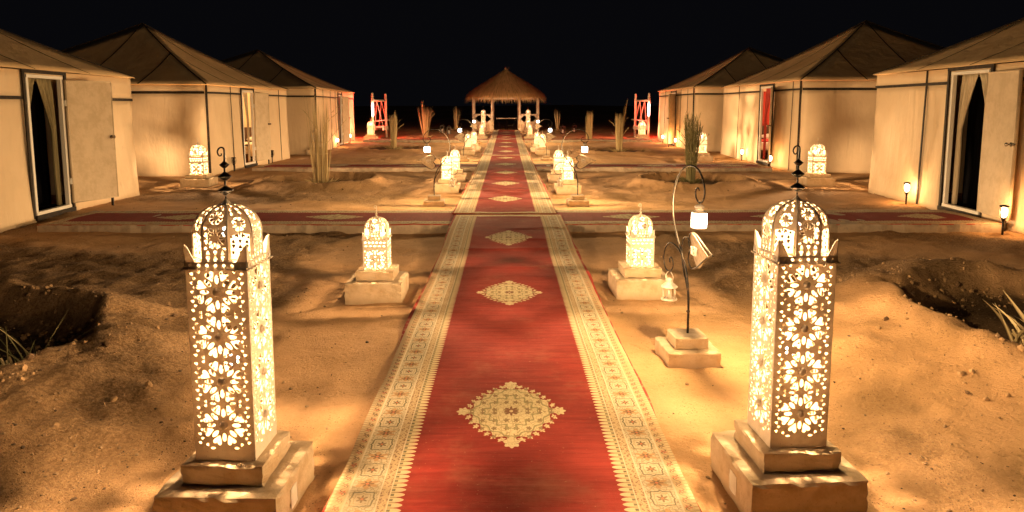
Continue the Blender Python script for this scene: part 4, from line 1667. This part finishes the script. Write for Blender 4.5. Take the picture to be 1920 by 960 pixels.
def palm(x, y, h, rad, spread, n, label, mat, seed, spike=None, wide=.007, kind='blades', tips=0):
    rr = random.Random(seed)
    z = gz(x, y) + .0
    r = empty('palm', (x, y, z), 0, label, 'palm', 'young palms tied up in bundles along the path')
    mb = MB()
    for k in range(n):
        a = rr.random() * 6.283
        q = rad * math.sqrt(rr.random())
        b = (q * math.cos(a), q * math.sin(a), -.02)
        L = h * (rr.uniform(.80, 1.04) if rr.random() < .8 else rr.uniform(.45, .8))
        if kind == 'blades' or rr.random() < .4:
            blade(mb, b, a + rr.uniform(-.5, .5), spread * rr.uniform(-.1, 1) * q / rad * .8, L, wide * rr.uniform(.6, 1.3), rr.uniform(-.02, .10) * spread * 2, rr.random() * 3)
        else:
            frond(mb, b, a + rr.uniform(-.4, .4), spread * rr.uniform(.0, .8) * q / rad, L, wide * .6, rr.uniform(0, .1), rr)
    for k in range(tips):
        a = rr.random() * 6.283
        frond(mb, (rad * .7 * math.cos(a), rad * .7 * math.sin(a), h * rr.uniform(.3, .62)), a, rr.uniform(.4, .9), h * rr.uniform(.2, .34), .004, rr.uniform(.1, .5), rr, 8, .08, .3)
    if spike:
        for k in range(10):
            blade(mb, (rr.uniform(-.5, .5) * rad, rr.uniform(-.5, .5) * rad, 0), spike[0] + rr.uniform(-.1, .1), spike[1] * rr.uniform(.8, 1.05), spike[2] * rr.uniform(.92, 1.0), wide * 1.6, .03, rr.random() * .6)
    tag(mb.build('fronds', mat, r), kind='stuff')
    mb = MB()
    for k in range(70):
        a = rr.random() * 6.283
        q = rad * rr.uniform(.5, 2.0)
        blade(mb, (q * math.cos(a), q * math.sin(a), -.01), a, rr.uniform(.5, 1.4), rr.uniform(.07, .20), .020, rr.uniform(.2, 1.0), rr.random() * 1.2, 3)
    tag(mb.build('base_leaves', mat, r), kind='stuff')
    for zz in (h * .33, h * .45):
        mb = MB()
        mb.tube([((rad * 1.02 + .012) * math.cos(t), (rad * 1.02 + .012) * math.sin(t), zz) for t in np.linspace(0, 6.283, 13)], .006, 5, cap=False)
        mb.build('tie', M_FROND, r)
    return r


palm(-3.86, 14.95, 1.92, .14, .15, 130, 'tall bundle of pale dry palm fronds in a sand basin before the middle left tent', M_FROND, 31, wide=.0062, tips=4)
palm(3.84, 14.95, 1.42, .085, .10, 100, 'greenish palm frond bundle in a sand basin behind the right foreground iron hook', M_GREEN, 32, kind='fronds', wide=.009, tips=8)
palm(-4.14, 26.45, 1.25, .11, .09, 160, 'short dry palm bundle with stray side fronds, left, behind the second side rug', M_FROND, 33, spike=(0.2, .03, 1.46), tips=7, wide=.010)
palm(3.92, 25.1, 1.35, .10, .10, 150, 'dry palm bundle with one tall slanting spear, right, behind the second side rug', M_FROND, 34, spike=(0.15, .13, 1.90), tips=9, wide=.011)
palm(-3.86, 34.4, 1.45, .12, .26, 90, 'dry palm bundle opening into a fan far off on the left', M_FROND, 35, spike=(3.3, .06, 1.85), wide=.010, tips=2)
palm(3.60, 31.4, 1.30, .14, .04, 110, 'short stubby tied palm bundle far off on the right', M_FROND, 36, wide=.011)
palm(-2.94, 41.6, 1.5, .08, .3, 30, 'thin dim palm bundle beside the pavilion on the left', M_FROND, 37, wide=.010)
palm(2.94, 41.6, 1.25, .07, .25, 26, 'thin dim palm bundle beside the pavilion on the right', M_FROND, 38, wide=.010)


def low_plant(x, y, label, mat, seed, n, h, w, dirs):
    rr = random.Random(seed)
    z = gz(x, y)
    r = empty('palm_sapling', (x, y, z), 0, label, 'plant')
    mb = MB()
    for k in range(n):
        a = rr.uniform(*dirs)
        blade(mb, (rr.uniform(-.10, .10), rr.uniform(-.10, .10), 0), a, rr.uniform(.1, .9), h * rr.uniform(.5, 1.1), w * rr.uniform(.6, 1.2), rr.uniform(.0, .8), rr.random() * 1.5, 6)
    tag(mb.build('leaves', mat, r), kind='stuff')
    mb = MB()
    for k in range(16):
        a = rr.random() * 6.28
        mb.tube([(.05 * math.cos(a), .05 * math.sin(a), 0), (.12 * math.cos(a), .12 * math.sin(a), h * .28 * rr.uniform(.7, 1.2))], [.014, .007], 5)
    tag(mb.build('leaf_stubs', M_FROND, r), kind='stuff')


low_plant(-3.02, 4.32, 'sparse young palm with thin grassy leaves in the dark basin at the left edge', M_GREEN, 51, 26, .36, .005, (0, 6.28))
low_plant(3.62, 4.78, 'palm stump with cut pale leaf stalks in the basin at the right edge', M_FROND, 52, 16, .36, .018, (1.8, 4.6))


# ------------------------------------------------------------------ swings with a red lamp
def swing(x, y, sx, label):
    z = float(rise(y))
    r = empty('swing', (x, y, z), 0, label, 'swing', 'wooden swings at the ends of the tent rows')
    posts = [(-sx * .13, -.95), (sx * .15, .95)]
    for px, py in posts:
        mb = MB()
        mb.lathe([(.055, 0), (.055, 1.80), (.062, 1.82), (.062, 1.86), (.040, 1.88), (.058, 1.93), (.058, 1.96), (.034, 1.98), (.050, 2.03), (.046, 2.06), (.012, 2.10)], 12, Matrix.Translation((px, py, 0)))
        mb.build('post', M_POST, r, True)
    mb = MB(); mb.tube([(posts[0][0], -1.08, 1.75), (posts[1][0], 1.08, 1.75)], .045, 8); mb.build('crossbar', M_POST, r, True)
    cx = sx * .16
    for py, k in ((-.55, -.13 * .55), (.55, .13 * .55)):
        for q in (-1, 1):
            mb = MB()
            a = Vector((sx * .02 * (py), py, 1.72)); b = Vector((sx * .08 + q * .19, py, .56))
            for i in range(26):
                p = a.lerp(b, i / 26); p2 = a.lerp(b, (i + .85) / 26)
                mb.tube([p, p2], .013, 5)
            mb.build('chain', M_POST, r)
    mb = MB(); mb.box((sx * .08, 0, .54), (.42, 1.3, .05)); mb.box((sx * .08 + .19, 0, .46), (.05, 1.3, .14)); mb.box((sx * .08 - .19, 0, .46), (.05, 1.3, .14))
    mb.build('seat', M_POST, r)
    mb = MB()
    mb.tube([(sx * .08 + sx * .28, -.62, .85), (sx * .08 + sx * .28, .62, .85)], .025, 6)
    for py in (-.62, .62): mb.tube([(sx * .08 - sx * .25, py, .80), (sx * .08 + sx * .28, py, .85)], .022, 6)
    mb.build('armrest', M_POST, r)
    # red lamp fixed to the front post
    mb = MB(); mb.tube([(posts[0][0] + sx * .02, -1.05, 1.05), (posts[0][0] + sx * .02, -1.05, 1.60)], .045, 8)
    mb.build('red_lamp', M_RED, r, True)
    lamp(r, (posts[0][0] + sx * .02 - sx * .12, -.80, 1.35), 95, (1, .05, .03), .06)


swing(-5.95, 33.9, 1, 'white wooden bench swing lit red at the end of the left tent row')
swing(6.42, 34.3, -1, 'white wooden bench swing lit red at the end of the right tent row')


# ------------------------------------------------------------------ thatched pavilion
def pavilion():
    cx, cy, z0 = -.05, 42.3, float(rise(41))
    r = empty('pavilion', (cx, cy, z0), 0, 'open octagonal pavilion with thatched roof at the far end of the runner', 'pavilion')
    Rp = 2.02
    P = [(Rp * math.sin(math.pi / 8 + k * math.pi / 4), -Rp * math.cos(math.pi / 8 + k * math.pi / 4)) for k in range(8)]   # k=0 front right ... 7 front left
    for px, py in P:
        mb = MB(); mb.tube([(px, py, 0), (px, py, 2.0)], .062, 8); mb.build('post', M_POST, r, True)
    mb = MB()
    for k in range(8):
        a, b = P[k], P[(k + 1) % 8]
        mb.tube([(a[0], a[1], 1.86), (b[0], b[1], 1.86)], .05, 6)
        mb.tube([(a[0] * .97, a[1] * .97, 1.9), (0, 0, 3.3)], .04, 6)
    mb.build('roof_beams', M_POST, r)
    mb = MB()
    k8 = [(Rp * 1.06 * math.sin(math.pi / 8 + k * math.pi / 4), -Rp * 1.06 * math.cos(math.pi / 8 + k * math.pi / 4)) for k in range(8)]
    mb.add([(a, b, -.1) for a, b in k8] + [(a, b, .02) for a, b in k8], [tuple(range(8, 16)), tuple(range(7, -1, -1))] + [(k, (k + 1) % 8, 8 + (k + 1) % 8, 8 + k) for k in range(8)])
    mb.build('floor', M_SLAB, r)
    # low walls with pierced panels and a rail on six sides (front and back open)
    for k in (0, 1, 2, 4, 5, 6):
        a, b = Vector((*P[k], 0)), Vector((*P[(k + 1) % 8], 0))
        m = (a + b) / 2; ln = (b - a).length; an = math.atan2(b.y - a.y, b.x - a.x)
        T = Matrix.Translation(m) @ Matrix.Rotation(an, 4, 'Z')
        mb = MB(); mb.box((0, 0, .26), (ln - .12, .09, .52), M=T)
        w = mb.build('low_wall', M_PLINTH, r)
        mb = MB(); mb.box((0, 0, .93), (ln - .12, .09, .06), M=T)
        for sx in (-1, 1):
            mb.add([(sx * (ln / 2 - .08), -.02, .52), (sx * (ln / 2 - .32), -.02, .52), (sx * (ln / 2 - .08), -.02, .70), (sx * (ln / 2 - .08), .02, .52), (sx * (ln / 2 - .32), .02, .52), (sx * (ln / 2 - .08), .02, .70)],
                   [(0, 1, 2), (5, 4, 3), (0, 3, 4, 1), (1, 4, 5, 2), (2, 5, 3, 0)], T)
            mb.add([(sx * (ln / 2 - .08), -.02, .90), (sx * (ln / 2 - .32), -.02, .90), (sx * (ln / 2 - .08), -.02, .72), (sx * (ln / 2 - .08), .02, .90), (sx * (ln / 2 - .32), .02, .90), (sx * (ln / 2 - .08), .02, .72)],
                   [(2, 1, 0), (3, 4, 5), (1, 4, 3, 0), (2, 5, 4, 1), (0, 3, 5, 2)], T)
        mb.build('rail', M_POST, r)
    for sx in (-1, 1):
        mb = MB(); mb.box((sx * .76, -Rp * .95 - .14, .28), (.17, .17, .60)); mb.box((sx * .76, -Rp * .95 - .14, .60), (.21, .21, .05))
        mb.build('gate_pillar', M_PLINTH, r)
    # thatch: straw in overlapping courses over a dark under-layer
    rr = random.Random(5)
    Re, ze, za = 2.38, 1.88, 3.46
    mb = MB()
    ring = [(Re * .97 * math.cos(t), Re * .97 * math.sin(t), ze + .06) for t in np.linspace(0, 2 * math.pi, 25)[:-1]]
    mb.add(ring + [(0, 0, za - .05)], [(k, (k + 1) % 24, 24) for k in range(24)] + [tuple(range(23, -1, -1))])
    mb.build('thatch_lining', M_STRAW, r)
    mb = MB()
    prof = lambda t: (Re * (1 - t ** 1.12) + .02, ze + (za - ze) * (t ** .93))
    for j in range(26):
        t = j / 26
        rad, zz = prof(t)
        cnt = int(60 + 330 * (1 - t)) * (2 if j == 0 else 1)
        for k in range(cnt):
            a = rr.random() * 2 * math.pi
            L = rr.uniform(.28, .52)
            tt = min(.995, t + L / 3.1)
            r1, z1 = prof(tt)
            off = rr.uniform(.0, .10)
            low = rr.uniform(-.06, .26) * rr.random() * (1.8 if j < 2 else .6)
            ja = rr.uniform(-.05, .05) / max(.25, rad)
            p0 = Vector((r1 * math.cos(a), r1 * math.sin(a), z1 + off * .6))
            p1 = Vector(((rad + off + low * .5) * math.cos(a + ja), (rad + off + low * .5) * math.sin(a + ja), zz + off * .3 - max(0, low) * 1.1 - (.10 if j == 0 else 0)))
            if j == 0: p1 = Vector(((rad - .05 + off * .6) * math.cos(a + ja), (rad - .05 + off * .6) * math.sin(a + ja), zz - .06 - rr.random() ** 2 * .26))
            s = Vector((-math.sin(a), math.cos(a), 0)) * rr.uniform(.006, .013)
            m = p0.lerp(p1, .55) + Vector((0, 0, .03))
            mb.add([tuple(p0 - s * .6), tuple(p0 + s * .6), tuple(m + s), tuple(p1 + s * .25), tuple(p1 - s * .25), tuple(m - s)], [(0, 1, 2, 5), (5, 2, 3, 4)])
    for k in range(60):
        a = rr.random() * 6.28
        mb.add([(0.03 * math.cos(a), .03 * math.sin(a), za - .1), (.05 * math.cos(a + .4), .05 * math.sin(a + .4), za - .1), (.2 * math.cos(a) * rr.random(), .2 * math.sin(a) * rr.random(), za + rr.uniform(.05, .22))], [(0, 1, 2)])
    tag(mb.build('thatch', M_STRAW, r), kind='stuff')
    # table under the roof
    t = empty('table', (cx + .03, cy - .2, z0 + .02), 0, 'narrow pale table on thin legs standing under the thatched pavilion', 'table')
    mb = MB(); mb.box((0, 0, .70), (1.16, .55, .045)); mb.build('tabletop', M_POST, t)
    for sx in (-1, 1):
        mb = MB()
        for sy in (-.2, .2):
            mb.tube([(sx * .56, sy, .68), (sx * .43, sy, .30), (sx * .45, sy, 0)], .013, 5)
        mb.tube([(sx * .43, -.2, .30), (sx * .08, -.2, .28)], .011, 5)
        mb.tube([(sx * .06, -.2, .66), (sx * .06, -.2, 0)], .012, 5)
        mb.build('leg', M_IRON, t)


pavilion()

# small dark box lanterns standing on the sand near the pavilion
_f = MB()
_f.box((0, 0, .02), (.20, .20, .03)); _f.box((0, 0, .37), (.20, .20, .03)); _f.lathe([(.10, .385), (.06, .43), (.02, .45), (.02, .47)], 8)
for a in (-1, 1):
    for b in (-1, 1): _f.box((a * .09, b * .09, .2), (.022, .022, .34))
F_FRAME = _f.data('frame', M_IRON)
_f = MB(); _f.lathe([(.04, .035), (.04, .19), (.03, .2)], 10)
F_CAN = _f.data('candle', M_BEDW)
for x, y, lb in ((-3.5, 39.2, 'black box lantern on the sand left of the pavilion, outer one'), (-3.05, 38.2, 'black box lantern on the sand left of the pavilion, inner one'),
                 (2.97, 38.2, 'black box lantern on the sand right of the pavilion, inner one'), (3.70, 39.6, 'black box lantern on the sand right of the pavilion, outer one')):
    r = empty('box_lantern', (x, y, gz(x, y)), .3, lb, 'lantern', 'black box lanterns on the sand near the pavilion')
    place(F_FRAME, 'frame', r); place(F_CAN, 'candle', r)
